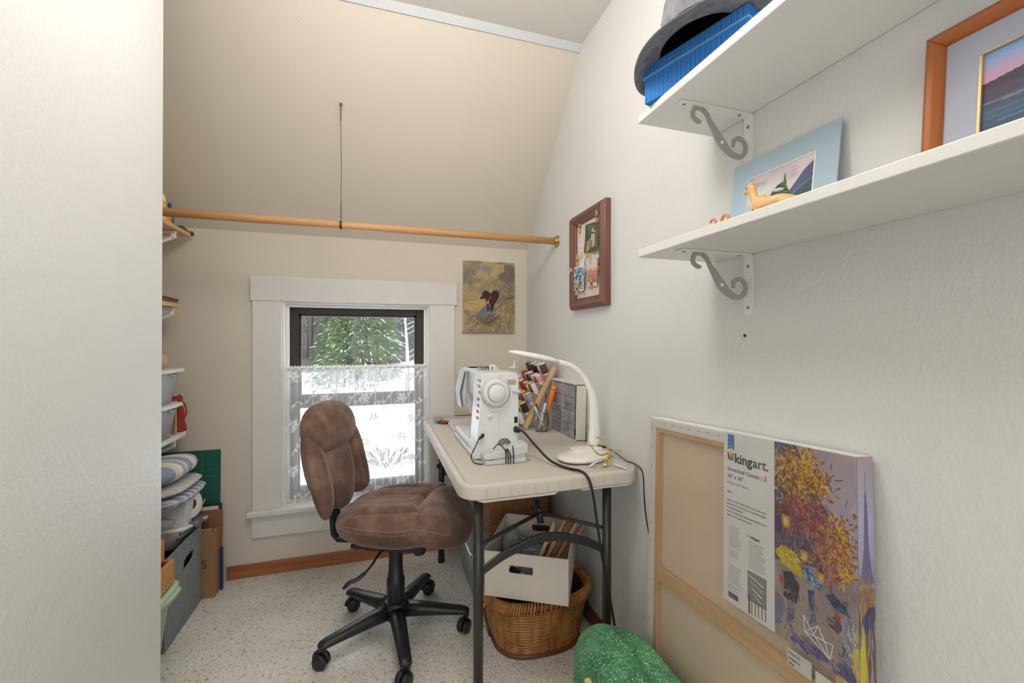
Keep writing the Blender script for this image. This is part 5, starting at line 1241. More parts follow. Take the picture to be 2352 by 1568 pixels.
for a, b in zip(per, per[1:] + per[:1]):
    L = math.hypot(b[0] - a[0], b[1] - a[1]); k = max(1, int(L / .0065)); P += [(a[0] + (b[0] - a[0]) * i / k, a[1] + (b[1] - a[1]) * i / k) for i in range(k)]
cxw, cyw = hw_ / 2, hd_ / 2
for r_ in range(26):
    z_ = .006 + r_ * .0075; sg = 1 if r_ % 2 else -1; pts = []
    for i, (x, y) in enumerate(P):
        d = sg * .0032 * math.sin(i * PI / 2); L = math.hypot(x - cxw, y - cyw); pts.append((x + (x - cxw) / L * d, y + (y - cyw) / L * d, z_))
    wm.tube(pts, .0040, 5, closed=True)
wm.build('weave', m_wicker, t, True)['kind'] = 'stuff'
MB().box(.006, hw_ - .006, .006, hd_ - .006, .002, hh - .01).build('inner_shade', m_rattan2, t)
MB().tube([(x, y, hh) for x, y in per], .008, 7, closed=True).build('rim', m_wicker, t, True)
# ------------------------------------------------------------------ pair of stretched canvases leaning on the right wall
CW, CH = .588, .914
t = thing('canvas_pack', 'shrink wrapped pair of stretched canvases with a printed sleeve, leaning on the wall', 'canvas pack', (.740, 1.066, .014), (-math.atan(.056), R(-3), -PI / 2))
fc = MB()
for q in ((0, CW, 0, .030), (0, CW, CH - .028, CH), (0, .026, .030, CH - .028), (CW - .026, CW, .030, CH - .028)): fc.box(q[0], q[1], 0, .018, q[2], q[3])
fc.build('folded_canvas_edge', m_canvasw, t, bevel=.001)
for q, mm in (((.024, .042, .030, CH - .028), m_pinez), ((CW - .042, CW - .024, .030, CH - .028), m_pinez), ((.042, CW - .042, .030, .046), m_pinex), ((.042, CW - .042, CH - .040, CH - .028), m_pinex)):
    MB().box(q[0], q[1], .0015, .0172, q[2], q[3]).build('stretcher_bar', mm, t, bevel=.001)
MB().box(.040, CW - .040, .003, .0165, .452, .490).build('cross_brace', m_pinex, t, bevel=.003)
MB().box(.026, CW - .026, .0172, .0182, .028, CH - .028).build('canvas_back', m_canvas, t)
MB().box(0, CW, .0195, .0375, 0, CH).build('rear_canvas', m_canvasw, t, bevel=.001)
for k in range(16):
    z_ = .05 + k * .055; MB().box(.0085, .0097, -.0006, .001, z_, z_ + .010).build('staple', m_staple, t)
for k in range(9):
    x = .03 + k * .034; MB().box(x, x + .010, -.0006, .001, CH - .013, CH - .0118).build('staple', m_staple, t)
# sleeve: white print panel, painting panel and its turned side
SX, PX, SB = .292, .428, .530
MB().box(SX, PX, -.0016, -.0010, SB, CH + .001).box(SX, CW + .001, -.0016, .030, CH + .0005, CH + .0014).build('white_sleeve', m_paperw, t)
p = Pic(220, 500, (186, 176, 196)); p.grad([(0, (178, 160, 168)), (.12, (184, 168, 186)), (.35, (178, 172, 200)), (.5, (170, 160, 180)), (.62, (150, 132, 136)), (.8, (172, 150, 138)), (1, (170, 150, 132))])
p.put(np.clip((p.noise(6, 10, 61) - .5) * 2, 0, 1), (198, 180, 190), .5)
p.poly([(0, 0), (.30, 0), (.42, .10), (.56, .22), (.70, .30), (.72, .42), (.62, .56), (0, .62)], (98, 86, 100)); p.poly([(0, 0), (.16, 0), (.14, .3), (0, .34)], (84, 100, 160), .9)
rp = random.Random(8)
def dabs(cx, cy, sx, sy, n, cols, L=.05, w_=.010, ang=None):
    n = int(n * 2.0); w_ *= .72
    for i in range(n):
        x = rp.gauss(cx, sx); y = rp.gauss(cy, sy); a = ang if ang is not None else rp.uniform(0, 6.28); l = L * rp.uniform(.4, 1)
        a += rp.uniform(-.5, .5); p.line((x, y), (x + math.cos(a) * l, y + math.sin(a) * l * .45), w_ * rp.uniform(.6, 1.2), rp.choice(cols), .85)
GOLD = [(204, 148, 42), (226, 178, 58), (170, 108, 34), (238, 200, 92), (130, 80, 36)]
RED = [(188, 60, 52), (214, 84, 74), (150, 44, 44), (200, 110, 110), (120, 60, 60)]
VIO = [(92, 88, 140), (120, 116, 170), (70, 62, 90), (150, 140, 176), (60, 54, 66)]
BRN = [(120, 92, 84), (90, 74, 74), (150, 124, 110), (196, 176, 160), (70, 56, 58)]
dabs(.18, .2, .12, .12, 160, VIO + BRN, .12, .009, 1.3); dabs(.45, .33, .18, .10, 200, BRN, .1, .007)
dabs(.40, .11, .10, .05, 130, GOLD, .06, .013); dabs(.58, .17, .06, .025, 70, GOLD, .06, .012); dabs(.12, .14, .08, .07, 80, GOLD, .06, .011); dabs(.36, .22, .10, .04, 60, GOLD, .05, .010)
dabs(.38, .36, .16, .06, 190, RED, .06, .010); dabs(.30, .33, .12, .03, 70, RED + BRN, .08, .007); dabs(.80, .39, .09, .05, 120, GOLD, .05, .012); dabs(.72, .50, .12, .05, 150, RED + GOLD[:2], .05, .010); dabs(.88, .52, .06, .03, 60, GOLD, .05, .010)
dabs(.3, .45, .2, .06, 140, BRN + VIO, .14, .006, 1.4)
def lantern(x, y, s_): p.ell(x, y, .05 * s_, .032 * s_, (220, 148, 44)); p.ell(x, y + .004, .022 * s_, .02 * s_, (250, 232, 160)); p.line((x, y - .03 * s_), (x, y + .05 * s_), .008, (70, 50, 44), .5); p.poly([(x - .06 * s_, y - .025 * s_), (x, y - .055 * s_), (x + .06 * s_, y - .025 * s_)], (96, 64, 44))
lantern(.16, .40, 1.2); lantern(.40, .535, 1.0); lantern(.60, .60, .8)
p.poly([(.0, .40), (.10, .38), (.12, .46), (0, .48)], (74, 66, 120))
p.poly([(.02, .575), (.10, .53), (.24, .545), (.36, .60), (.38, .655), (.24, .64), (.12, .625)], (206, 186, 44)); dabs(.2, .58, .08, .02, 40, [(226, 206, 70), (180, 150, 40), (238, 222, 110)], .07, .008, .6)
p.poly([(.36, .60), (.44, .585), (.56, .625), (.60, .665), (.50, .665), (.42, .65)], (70, 110, 156)); dabs(.48, .63, .05, .015, 26, [(130, 160, 190), (44, 78, 124), (206, 214, 220)], .06, .008, .5)
p.poly([(.66, .665), (.74, .65), (.86, .68), (.92, .72), (.8, .715), (.7, .70)], (46, 62, 110)); dabs(.78, .68, .05, .012, 20, [(90, 110, 150), (30, 40, 80)], .06, .007, .4)
p.poly([(.12, .66), (.24, .645), (.34, .70), (.30, .79), (.12, .785), (.14, .71)], (42, 38, 42)); dabs(.22, .72, .06, .035, 50, [(30, 28, 32), (66, 60, 70), (90, 88, 104)], .06, .007, 1.4); p.ell(.10, .705, .03, .02, (190, 58, 48))
dabs(.22, .85, .03, .04, 40, VIO, .1, .007, 1.5); p.poly([(.44, .69), (.52, .68), (.51, .80), (.46, .80)], (60, 74, 110)); dabs(.49, .82, .02, .05, 40, VIO + [(190, 186, 210)], .1, .006, 1.5)
p.poly([(.66, .77), (.76, .745), (.84, .78), (.78, .82), (.68, .81)], (92, 66, 90)); p.poly([(.72, .72), (.84, .74), (.80, .765)], (190, 54, 52)); dabs(.90, .80, .04, .04, 50, [(206, 210, 224), (168, 178, 206), (120, 124, 160)], .09, .009, 1.4)
p.poly([(.0, .78), (.14, .80), (.10, .93), (0, .95)], (112, 108, 160), .8); dabs(.45, .955, .10, .012, 60, [(96, 88, 150), (78, 70, 128), (130, 120, 170)], .08, .012, .5); dabs(.84, .97, .06, .02, 50, [(96, 88, 150), (78, 70, 128)], .08, .012, .7); dabs(.84, .90, .03, .03, 30, VIO, .08, .007, 1.5)
dabs(.97, .86, .02, .04, 30, [(206, 190, 60), (226, 212, 96)], .08, .010, 1.5); dabs(.5, .88, .3, .06, 40, [(196, 164, 130), (160, 140, 130), (150, 134, 150)], .1, .012, .2)
picture('painting_panel', p, PX, CW + .0005, SB, CH + .001, -.0015, t, m_oil)
p = Pic(44, 420, (180, 172, 196)); p.grad([(0, (170, 156, 162)), (.3, (174, 170, 196)), (.6, (150, 140, 160)), (.7, (110, 96, 96)), (1, (120, 104, 96))])
p.poly([(.45, .16), (.55, .16), (.62, .26), (.66, .40), (.8, .5), (1, .56), (0, .56), (.22, .5), (.36, .40), (.40, .26)], (112, 104, 136)); p.line((.5, .08), (.5, .18), .02, (110, 100, 130)); p.poly([(0, .58), (1, .58), (1, .64), (0, .64)], (120, 108, 130)); dabs(.5, .62, .3, .03, 40, [(170, 130, 60), (120, 96, 90)], .2, .03)
p.poly([(.1, .72), (.6, .66), (1, .66), (1, .76), (.3, .77)], (60, 66, 104)); dabs(.6, .9, .3, .1, 80, BRN, .3, .03, 1.5); dabs(.2, .88, .1, .08, 30, [(206, 190, 60), (190, 172, 60)], .3, .04, 1.5)
h_, w__ = p.a.shape[:2]; Yg, Zg = np.meshgrid(np.linspace(-.0015, .0372, w__), np.linspace(CH + .001, SB, h_))
grid_mesh('painting_side', np.stack([np.full_like(Yg, CW + .0012), Yg, Zg], -1), p.a, m_oil, t)
# printed marks on the sleeve
K = lambda x, z_, y=-.0019: Matrix.Translation((x, y, z_)) @ Matrix.Rotation(R(90), 4, 'X')
ink = flat('dark print', 52, 50, 50); lgt = flat('grey print', 150, 146, 142); redi = flat('red print', 186, 60, 44)
def tri(pts, m_, nm='logo_facet', y=-.0019): MB().prism(pts, y, y + .0002).build(nm, m_, t)
bx0, bz0 = SX + .012, CH - .004
tri([(bx0, bz0), (bx0 + .019, bz0), (bx0 + .019, bz0 - .036), (bx0 + .0095, bz0 - .031), (bx0, bz0 - .036)], flat('blue ribbon print', 74, 142, 196), 'ribbon_mark')
text('CANVAS', .0035, K(bx0 + .002, bz0 - .028, -.0022), m_paperw, t)
lx, lz = SX + .011, CH - .067
for pts, c in (([(0, .024), (.006, .015), (.002, .006)], (196, 54, 44)), ([(0, .024), (.009, .012), (.002, .005)], (214, 120, 40)), ([(.010, .028), (.003, .010), (.010, .004), (.016, .010)], (240, 200, 60)), ([(.019, .023), (.010, .012), (.018, .004)], (84, 150, 190)), ([(.002, .004), (.010, .013), (.018, .003)], (120, 150, 60))):
    tri([(lx + a, lz + b) for a, b in pts], flat('logo%s' % (c,), *c))
text('king', .030, K(lx + .021, lz + .001), ink, t, bold=.0006); text('art.', .030, K(lx + .071, lz + .001), flat('print grey dark', 84, 82, 82), t, bold=.0003)
text('Stretched Canvas', .0125, K(lx, lz - .021), ink, t); text('|', .0125, K(lx + .093, lz - .021), lgt, t); text('2', .0135, K(lx + .100, lz - .021), redi, t, bold=.0003)
text('24" x 36"', .0125, K(lx, lz - .037), ink, t); text('61cm x 91.4cm', .0095, K(lx, lz - .051), lgt, t)
tri([(lx, lz - .071), (lx + .012, lz - .071), (lx + .012, lz - .0685), (lx, lz - .0685)], redi, 'red_dash')
for i, s_ in enumerate(('100% COTTON PRIMED WITH ACID-FREE GESSO', 'SUITABLE FOR ACRYLIC, OIL & WET/DRY MEDIA', 'NO PRIMER NEEDED', 'BACK STAPLED FOR FRAMELESS PRESENTATION', 'PINE WOOD STRETCHER BARS')): text(s_, .0049, K(lx, lz - .090 - i * .0085), flat('print line', 110, 108, 106), t)
rl = random.Random(4)
def para(x, z_, n, wd, dz=.0045):
    m_ = MB()
    for i in range(n): m_.box(x, x + wd * rl.uniform(.7, 1), -.0019, -.0017, z_ - i * dz - .0009, z_ - i * dz)
    m_.build('fine_print', flat('fine print', 150, 147, 144), t)['kind'] = 'stuff'
para(lx + .006, CH - .212, 11, .036); para(lx + .006, CH - .266, 4, .034); para(lx + .004, CH - .300, 9, .038); para(lx + .004, CH - .345, 3, .032)
para(lx + .060, CH - .228, 13, .046)
tri([(lx + .056, CH - .219), (lx + .060, CH - .214), (lx + .063, CH - .219)], flat('logo small', 226, 170, 50)); text('kingart', .0085, K(lx + .066, CH - .220), ink, t, bold=.0002)
MB().box(lx + .058, lx + .106, -.0019, -.0017, CH - .352, CH - .290).build('product_photo', flat('photo grey', 150, 146, 146), t)
for i in range(4): MB().tube([(lx + .062 + i * .004, -.0021, CH - .298 - i * .012), (lx + .100 - i * .002, -.0021, CH - .308 - i * .012)], [.0028, .0040], 6, flat=.1).build('paint_tube_print', flat('tube print %d' % i, 200 - 30 * (i % 2), 200 - 30 * (i % 2), 200 - 34 * (i % 2)), t)
bm = MB()
for i in range(14): bm.box(lx + .004 + i * .0021, lx + .005 + i * .0021 + .0006 * (i % 3), -.0019, -.0017, SB + .012, SB + .024)
bm.build('barcode', ink, t)['kind'] = 'stuff'
for i in range(6):
    x = lx + .060 + i * .0085; h1 = .030 - .003 * (i > 0)
    MB().box(x, x + (.005 if i == 0 else .0018), -.0019, -.0017, SB - .004 + .008 + .002 * i * .4, SB + .012 + h1).build('brush_print', flat('brush print %d' % (i == 0), *((150, 106, 60) if i == 0 else (90, 74, 62))), t)
# white outlined crown on the painting
cx_, cz_ = PX + .062, SB + .020
C5 = [(0, .044), (.002, .018), (.050, -.004), (.056, .020), (.028, .022), (.002, .018)]
for a, b in (((0, .044), (.003, .016)), ((.003, .016), (.050, -.006)), ((.050, -.006), (.055, .022)), ((.055, .022), (.003, .016)), ((0, .044), (.020, .020)), ((.020, .020), (.028, .040)), ((.028, .040), (.040, .020)), ((.003, .016), (.028, .040)), ((.020, .020), (.050, -.006)), ((.040, .021), (.050, -.006))):
    MB().tube([(cx_ + a[0], -.0022, cz_ + a[1] + .004), (cx_ + b[0], -.0022, cz_ + b[1] + .004)], .0011, 4).build('crown_line', m_paperw, t)
# curled stickers under the sleeve, and the film over all
MB().box(.455, .505, -.0016, -.0012, .488, .520).build('sticker', mat('sticker paper', S(226, 224, 218), .5), t)
for i, (s_, z__) in enumerate((('MADE IN', .512), ('AMERICA', .502), ('PINE', .493))): text(s_, .006, K(.458, z__ - .002), ink, t)
MB().box(.512, .556, -.0016, -.0012, .484, .512).build('sticker', m_paperw, t)
gxx, gzz = np.meshgrid(np.linspace(-.001, CW + .002, 70), np.linspace(CH + .002, -.001, 90))
fy = -.0035 - .0012 * np.abs(np.sin(gxx * 21 + 2 * np.sin(gzz * 7))) * np.clip((.55 - gzz) * 3, 0, 1)
ff = grid_mesh('shrink_film', np.stack([gxx, fy, gzz], -1), np.ones(gxx.shape), m_film, t)

# ------------------------------------------------------------------ green dotted cover on the floor
t = thing('green_cover', 'lumpy green cotton cover with pale dots on the floor by the canvases', 'fabric cover', (.632, .985, 0))
na, nr_ = 72, 40; vs = []; fs = []
for i in range(nr_ + 1):
    v = i / nr_
    for k in range(na):
        a = 2 * PI * k / na; c, s_ = math.cos(a), math.sin(a); e = 3.0; rad = (abs(c) ** e + abs(s_) ** e) ** (-1 / e)
        zz = min(1, v * 1.25); pr = (1 - max(0, (v - .45) / .55) ** 2.4) ** .5 if v < 1 else 0
        wob = 1 + .03 * math.sin(3 * a + 4 * v) + .02 * math.sin(7 * a + 1) * (1 - v)
        z_ = .318 * math.sin(min(1, v * 1.02) * PI / 2) ** .8
        x = .098 * rad * c * pr * wob + .02 * v * v; y = .215 * rad * s_ * pr * wob
        z_ *= 1 - .08 * max(0, (y - .02) / .18) ** 1.3; z_ += .006 * math.sin(5 * a) * v
        vs.append((x, y, max(z_, 0)))
for i in range(nr_):
    for k in range(na): q = (k + 1) % na; fs.append((i * na + k, i * na + q, (i + 1) * na + q, (i + 1) * na + k))
m_ = MB(); m_.add(vs, fs); gc = m_.build('cloth_shell', m_green, t, True, sub=1)
MB().box(-.112, -.094, -.10, .04, .10, .262).build('yellow_tab', flat('pale yellow cloth', 222, 200, 130, .9), t, bevel=.006)
fcord = MB().tube(bez([(.738, 1.05, .20), (.744, .97, .262), (.745, .92, .268), (.742, .86, .268), (.738, .82, .262), (.730, .785, .235), (.722, .77, .16), (.715, .765, .06), (.70, .76, .004)], 6), .0022, 6).build('loose_cord', m_rubber, None, True); tag(fcord, 'thin black cord looping out from behind the green cover', 'cord')
# ------------------------------------------------------------------ the nook on the left: shelves and what they hold
FX = -.830
def nook_shelf(z_, y1, m_, lab, yb_, thick=.018, lab2=''):
    o = MB().box(XL + .002, FX, YP + .04, y1, z_ - thick, z_).build('nook_shelf', m_, None, bevel=.002); tag(o, lab, 'shelf')
    t = thing('nook_bracket', lab2, 'bracket', (XL, yb_, z_ - thick))
    MB().box(.004, -XL + FX - .012, -.008, .008, -.014, -.0005).build('arm', m_wht, t, bevel=.002)
    MB().prism([(-XL + FX - .034, -.013), (-XL + FX - .013, -.013), (-XL + FX - .013, -.034), (-XL + FX - .026, -.036)], -.008, .008).build('nose', m_wht, t, bevel=.003)
    MB().tube([(-XL + FX - .022, 0, -.030), (.10, 0, -.14), (.006, 0, -.21)], .007, 8).build('diagonal_strut', m_wht, t, True)
    MB().box(.0005, .006, -.009, .009, -.24, -.0005).build('wall_plate', m_wht, t)
nook_shelf(1.652, 2.325, m_pine, 'high pine shelf in the nook beside the wooden rod', 2.205, .018, 'white bracket under the high pine shelf')
nook_shelf(1.318, 2.215, m_pine, 'middle pine shelf in the nook with a dark book', 2.185, .018, 'white bracket under the middle pine shelf')
nook_shelf(.748, 2.275, m_wht, 'white shelf in the nook carrying the plastic tubs', 2.20, .020, 'white bracket under the white nook shelf')
# bottles and printed cloth on the high shelf
def bottle(lab, x, y, z_, r_, h_, c, cap, capc):
    t = thing('bottle', lab, 'bottle', (x, y, z_)); MB().lathe([(r_ * .9, 0), (r_, .005), (r_, h_ * .62), (r_ * .8, h_ * .74), (r_ * .38, h_ * .80), (r_ * .36, h_ * .86)], 20).build('body', flat('bottle%s' % (c,), *c), t, True)
    cp_ = MB().lathe([(r_ * .46, h_ * .84), (r_ * .46, h_ * .95), (r_ * .2, h_)], 16).build('cap', flat('cap%s' % (capc,), *capc), t, True)
    MB().lathe([(r_ * 1.01, h_ * .15), (r_ * 1.01, h_ * .55)], 20, cap=False).build('wrap_label', flat('wrap%s' % (capc,), *cap), t, True)
bottle('white squeeze bottle with a yellow band on the high nook shelf', -.868, 2.11, 1.6525, .026, .145, (234, 232, 226), (232, 190, 70), (240, 240, 238))
bottle('orange bottle beside the white one on the high nook shelf', -.872, 2.175, 1.6525, .022, .075, (232, 168, 60), (236, 150, 50), (226, 170, 60))
bottle('small blue bottle at the back of the high nook shelf', -.872, 2.222, 1.6525, .015, .105, (70, 96, 150), (80, 110, 168), (60, 84, 140))
t = thing('printed_cloth', 'green leaf printed cloth hanging over the end of the high nook shelf', 'cloth', (FX - .02, 2.20, 1.6525))
P = []; lp2 = Pic(14, 50, (176, 196, 90)); lp2.put(np.clip((lp2.noise(7, 22, 71) - .5) * 6, 0, 1), (58, 96, 44)); lp2.put(np.clip((lp2.noise(9, 25, 72) - .62) * 6, 0, 1), (236, 236, 216))
uu, vv = np.meshgrid(np.linspace(0, .05, 14), np.linspace(0, 1, 50)); yy_ = vv * .148; zz_ = .0045 + .004 * np.sin(vv * 9) - .016 * np.clip((yy_ - .125) / .023, 0, 1) ** 2
grid_mesh('cloth_sheet', np.stack([uu - .022, yy_, zz_], -1), lp2.a, m_pic, t)
t = thing('dark_book', 'dark brown leather book lying on the middle nook shelf', 'book', (-1.02, 2.03, 1.3185), R(4))
MB().box(0, .19, 0, .20, 0, .004).box(0, .19, 0, .20, .016, .020).build('cover', mat('dark leather', S(70, 44, 38), .45, var=.2, vs=30), t, bevel=.0015)
MB().box(.004, .186, .003, .196, .004, .016).build('pages', flat('book pages', 104, 76, 66), t)
# two lidded tubs and the ball
def lidtub(z_, lab, inside, y0=2.0, xr=-.812, lid_over=.0):
    t = thing('lidded_tub', lab, 'tub', (xr - .235, y0, z_), 0, None)
    n_ = 24; vs = [(x, y, q) for q, e in ((.001, .024), (.105, .008), (.132, .002)) for x, y in rrect(e, .235 - e, e, .17 - e, .022, 5)]
    m_ = MB(); m_.add(vs, [(i * n_ + k, i * n_ + (k + 1) % n_, (i + 1) * n_ + (k + 1) % n_, (i + 1) * n_ + k) for i in range(2) for k in range(n_)] + [tuple(range(n_ - 1, -1, -1))]); m_.build('tub_body', m_tub, t, True)
    MB().prism(rrect(-.010, .248, -.010, .180, .028, 6), .130, .145, 'z').build('tub_lid', m_wht, t, bevel=.004)
    MB().box(.03, .205, .03, .14, .004, .082).build('tub_contents', flat('tub in%s' % (inside,), *inside), t, bevel=.004)
    hn = MB().tube([(.234, .06, .124), (.242, .07, .118), (.242, .10, .118), (.234, .11, .124)], .004, 6).build('handle', m_tub, t, True)
lidtub(.7485, 'lower lidded clear tub with pink things on the white nook shelf', (214, 164, 160))
lidtub(.8940, 'upper lidded clear tub with white papers on the white nook shelf', (236, 236, 232), 2.0, -.806)
o = MB().ell((-.852, 2.075, .7485 + .2905 + .033), .033, .033, .033, 24, 16).build('tan_ball', mat('tan wood ball', S(196, 164, 128), .6, var=.08), None, True); tag(o, 'tan wooden ball on the upper clear tub', 'ball')
t = thing('red_bag', 'crumpled red cloth bag at the end of the white nook shelf', 'bag', (-.868, 2.265, .7485))
m_red = mat('brick red cloth', S(160, 56, 44), .9, var=.2, vs=25, bump=.3, bs=60)
m_ = MB(); na = 28; vs = []; fs = []
for i in range(15):
    v = i / 14
    for k in range(na):
        a = 2 * PI * k / na; wob = 1 + .16 * math.sin(4 * a + 5 * v) + .12 * math.sin(7 * a - 8 * v)
        vs.append((.035 * (1 - .25 * v) * wob * math.cos(a) * (1 if i < 14 else .6), .014 * (1 + .3 * math.sin(v * 7)) * wob * math.sin(a), .002 + .155 * v + .008 * math.sin(2 * a)))
for i in range(14):
    for k in range(na): q = (k + 1) % na; fs.append((i * na + k, i * na + q, (i + 1) * na + q, (i + 1) * na + k))
m_.add(vs, fs + [tuple(range(na - 1, -1, -1)), tuple(14 * na + k for k in range(na))]); m_.build('cloth_body', m_red, t, True)
MB().tube(bez([(.02, 0, .14), (.038, -.004, .12), (.042, 0, .08), (.030, .004, .06)], 5), .005, 6, flat=.5).build('strap', m_red, t, True)
t = thing('tan_folder', 'tan card folder standing between the tubs and the red bag', 'folder', (-1.0, 2.213, .7485), R(-3))
MB().box(0, .155, 0, .014, 0, .150).build('cover', m_card, t, bevel=.002); MB().box(.002, .156, .004, .010, .002, .147).build('pages', flat('cream pages', 216, 196, 160), t)
# ---- against the back wall: cutting mat, framed canvas, cardboard, box
yb2 = YB
t = thing('cutting_mat', 'green gridded cutting mat standing against the back wall', 'cutting mat', (-1.18, yb2 - .026, .002), (R(-1.6), 0, 0))
MB().prism(rrect(0, .455, 0, .632, .008, 4), 0, .003).build('mat_sheet', m_matgreen, t)
gl = MB(); gb_ = MB()
for i in range(1, 18): (gb_ if i % 4 == 2 else gl).box(.455 - .028 - i * .0245 + .0, .455 - .028 - i * .0245 + (.0016 if i % 4 == 2 else .0007), -.0006, .0, .02, .615)
for i in range(1, 24): (gb_ if i % 6 == 4 else gl).box(.02, .438, -.0006, 0, .632 - .02 - i * .0255, .632 - .02 - i * .0255 + (.0013 if i % 6 == 4 else .0007))
gl.build('fine_grid_lines', flat('mat line faint', 58, 124, 96), t)['kind'] = 'stuff'; gb_.build('bold_grid_lines', m_matline, t)['kind'] = 'stuff'
t = thing('framed_canvas', 'white edged canvas with a dark frame standing in front of the cutting mat', 'canvas', (-1.15, yb2 - .062, .002), (R(-1.6), 0, 0))
MB().box(0, .438, 0, .022, 0, .382).build('dark_frame', flat('dark brown frame', 52, 44, 40), t, bevel=.001)
MB().box(.002, .430, -.004, .0005, .002, .377).build('white_canvas', m_canvasw, t); MB().box(.02, .400, -.008, -.0035, .02, .358).build('inner_bar', m_pinex, t)
for i, (w_, h_, y, c, lab) in enumerate(((.452, .366, .0805, m_card2, 'tall brown cardboard sheet leaning on the back wall'),)):
    o = thing('cardboard_sheet', lab, 'cardboard', (-1.15, yb2 - y, .002), (R(-1.2), 0, 0)); MB().box(0, w_, 0, .006, 0, h_).build('sheet', c, o, bevel=.001)
    for k in range(3): MB().box(.36 + .035 * k, .362 + .035 * k, -.0006, 0, .22, .33 - .02 * k).build('scuff', flat('cardboard scuff', 112, 80, 54), o)
o = MB().box(-.702, -.690, yb2 - .0945, yb2 - .090, .002, .20).build('blue_strip', flat('navy blue strip', 36, 54, 120), None); tag(o, 'narrow navy blue strip standing beside the cardboard box', 'strip')
t = thing('cardboard_box', 'tall slim cardboard carton with grey lettering', 'box', (-1.0, 2.232, .0005), R(0))
MB().box(0, .295, 0, .052, 0, .295).build('carton', m_card, t, bevel=.0015)
MB().box(.14, .292, .006, .046, .2955, .2962).build('shipping_label', mat('printed label', S(190, 160, 130), .7, var=.4, vs=50), t)
for q in ((.15, .285, .010, .014), (.15, .285, .040, .044), (.15, .155, .014, .040), (.28, .285, .014, .040)): MB().box(q[0], q[1], q[2], q[3], .296, .2965).build('label_rule', flat('label black', 44, 38, 36), t)
MB().box(.2955, .2958, .030, .0315, .0, .295).build('flap_seam', flat('seam dark', 90, 62, 40), t)
text('US', .052, Matrix.Translation((.205, -.0006, .135)) @ Matrix.Rotation(R(90), 4, 'X'), flat('grey ink', 92, 84, 80), t, bold=.001)
# ---- grey felt bin
t = thing('felt_bin', 'tall grey felt storage bin with an oval hand hole', 'storage bin', (-1.10, 1.885, .0005))
fw_, fd_, fh = .345, .342, .338; m_ = MB()
def felt(x, y): return x, y
hx0, hx1, hz0, hz1 = .160, .260, .228, .268
# right side with an oval hole: ring of quads between the outline and the hole
AN = hole_angles(fd_, fh, (hx0 + hx1) / 2, (hz0 + hz1) / 2); N = len(AN); out = []; inn = []
for k in range(N):
    a = AN[k]; c, s_ = math.cos(a), math.sin(a)
    cx_, cz_ = (hx0 + hx1) / 2, (hz0 + hz1) / 2
    tx = ((fd_ - cx_) if c > 0 else cx_) / max(abs(c), 1e-6); tz = ((fh - cz_) if s_ > 0 else cz_) / max(abs(s_), 1e-6); L = min(tx, tz)
    out.append((cx_ + c * L, cz_ + s_ * L)); rr2 = (abs(c) ** 4 + abs(s_) ** 4) ** -.25; inn.append((cx_ + c * rr2 * (hx1 - hx0) / 2, cz_ + s_ * rr2 * (hz1 - hz0) / 2 + .10 * (c * rr2 * (hx1 - hx0) / 2)))
vs = [(fw_, y, z_) for y, z_ in out] + [(fw_, y, z_) for y, z_ in inn] + [(fw_ - .005, y, z_) for y, z_ in inn] + [(fw_ - .005, y, z_) for y, z_ in out]
fs = []
for k in range(N):
    q = (k + 1) % N; fs += [(k, q, N + q, N + k), (N + k, N + q, 2 * N + q, 2 * N + k), (2 * N + k, 2 * N + q, 3 * N + q, 3 * N + k), (3 * N + k, 3 * N + q, q, k)]
m_.add(vs, fs); m_.build('side_panel', m_felt, t)
MB().box(0, fw_ - .004, 0, .005, 0, fh).build('front_panel', m_felt, t, bevel=.002); MB().box(0, fw_ - .004, fd_ - .005, fd_, 0, fh).build('back_panel', m_felt, t, bevel=.002); MB().box(0, .005, .005, fd_ - .005, 0, fh).build('side_panel', m_felt, t); MB().box(.005, fw_ - .005, .005, fd_ - .005, 0, .005).build('bottom_panel', m_felt, t)
MB().box(.03, fw_ - .03, .03, fd_ - .03, .006, .26).build('dark_contents', flat('dark fabric inside', 50, 58, 68, .9), t, bevel=.02)
# ---- white perforated basket on the felt bin
t = thing('perforated_basket', 'white plastic basket with punched slots sitting on the felt bin', 'basket', (-1.10, 2.02, .402), (R(-11), 0, 0))
bw, bd, bh = .352, .285, .10; n_ = 28
def lay(e, z_): return [(x, y, z_) for x, y in rrect(e, bw - e, e, bd - e, .03, 6)]
m_ = MB(); m_.add(lay(.045, -.085) + lay(.016, -.003), [tuple(range(n_ - 1, -1, -1))] + [(k, (k + 1) % n_, (k + 1) % n_ + n_, k + n_) for k in range(n_)]); m_.build('basket_wall', m_wht, t, True)
m_ = MB(); L4 = [lay(.014, -.010), lay(0, -.012), lay(-.003, .001), lay(.012, .003), lay(.018, -.004)]; m_.add(sum(L4, []), [(i * n_ + k, i * n_ + (k + 1) % n_, (i + 1) * n_ + (k + 1) % n_, (i + 1) * n_ + k) for i in range(4) for k in range(n_)]); m_.build('rolled_rim', m_wht, t, True)
m_slot = flat('slot shadow grey', 60, 66, 74)
for r_ in range(2):
    for k in range(10):
        y = .04 + k * .0225; z_ = -.024 - r_ * .022; xo = bw - (.016 + (.029) * (-z_ - .003) / .082)
        MB().box(xo - .002, xo + .0012, y, y + .008, z_ - .006, z_ + .006).build('slot', m_slot, t)
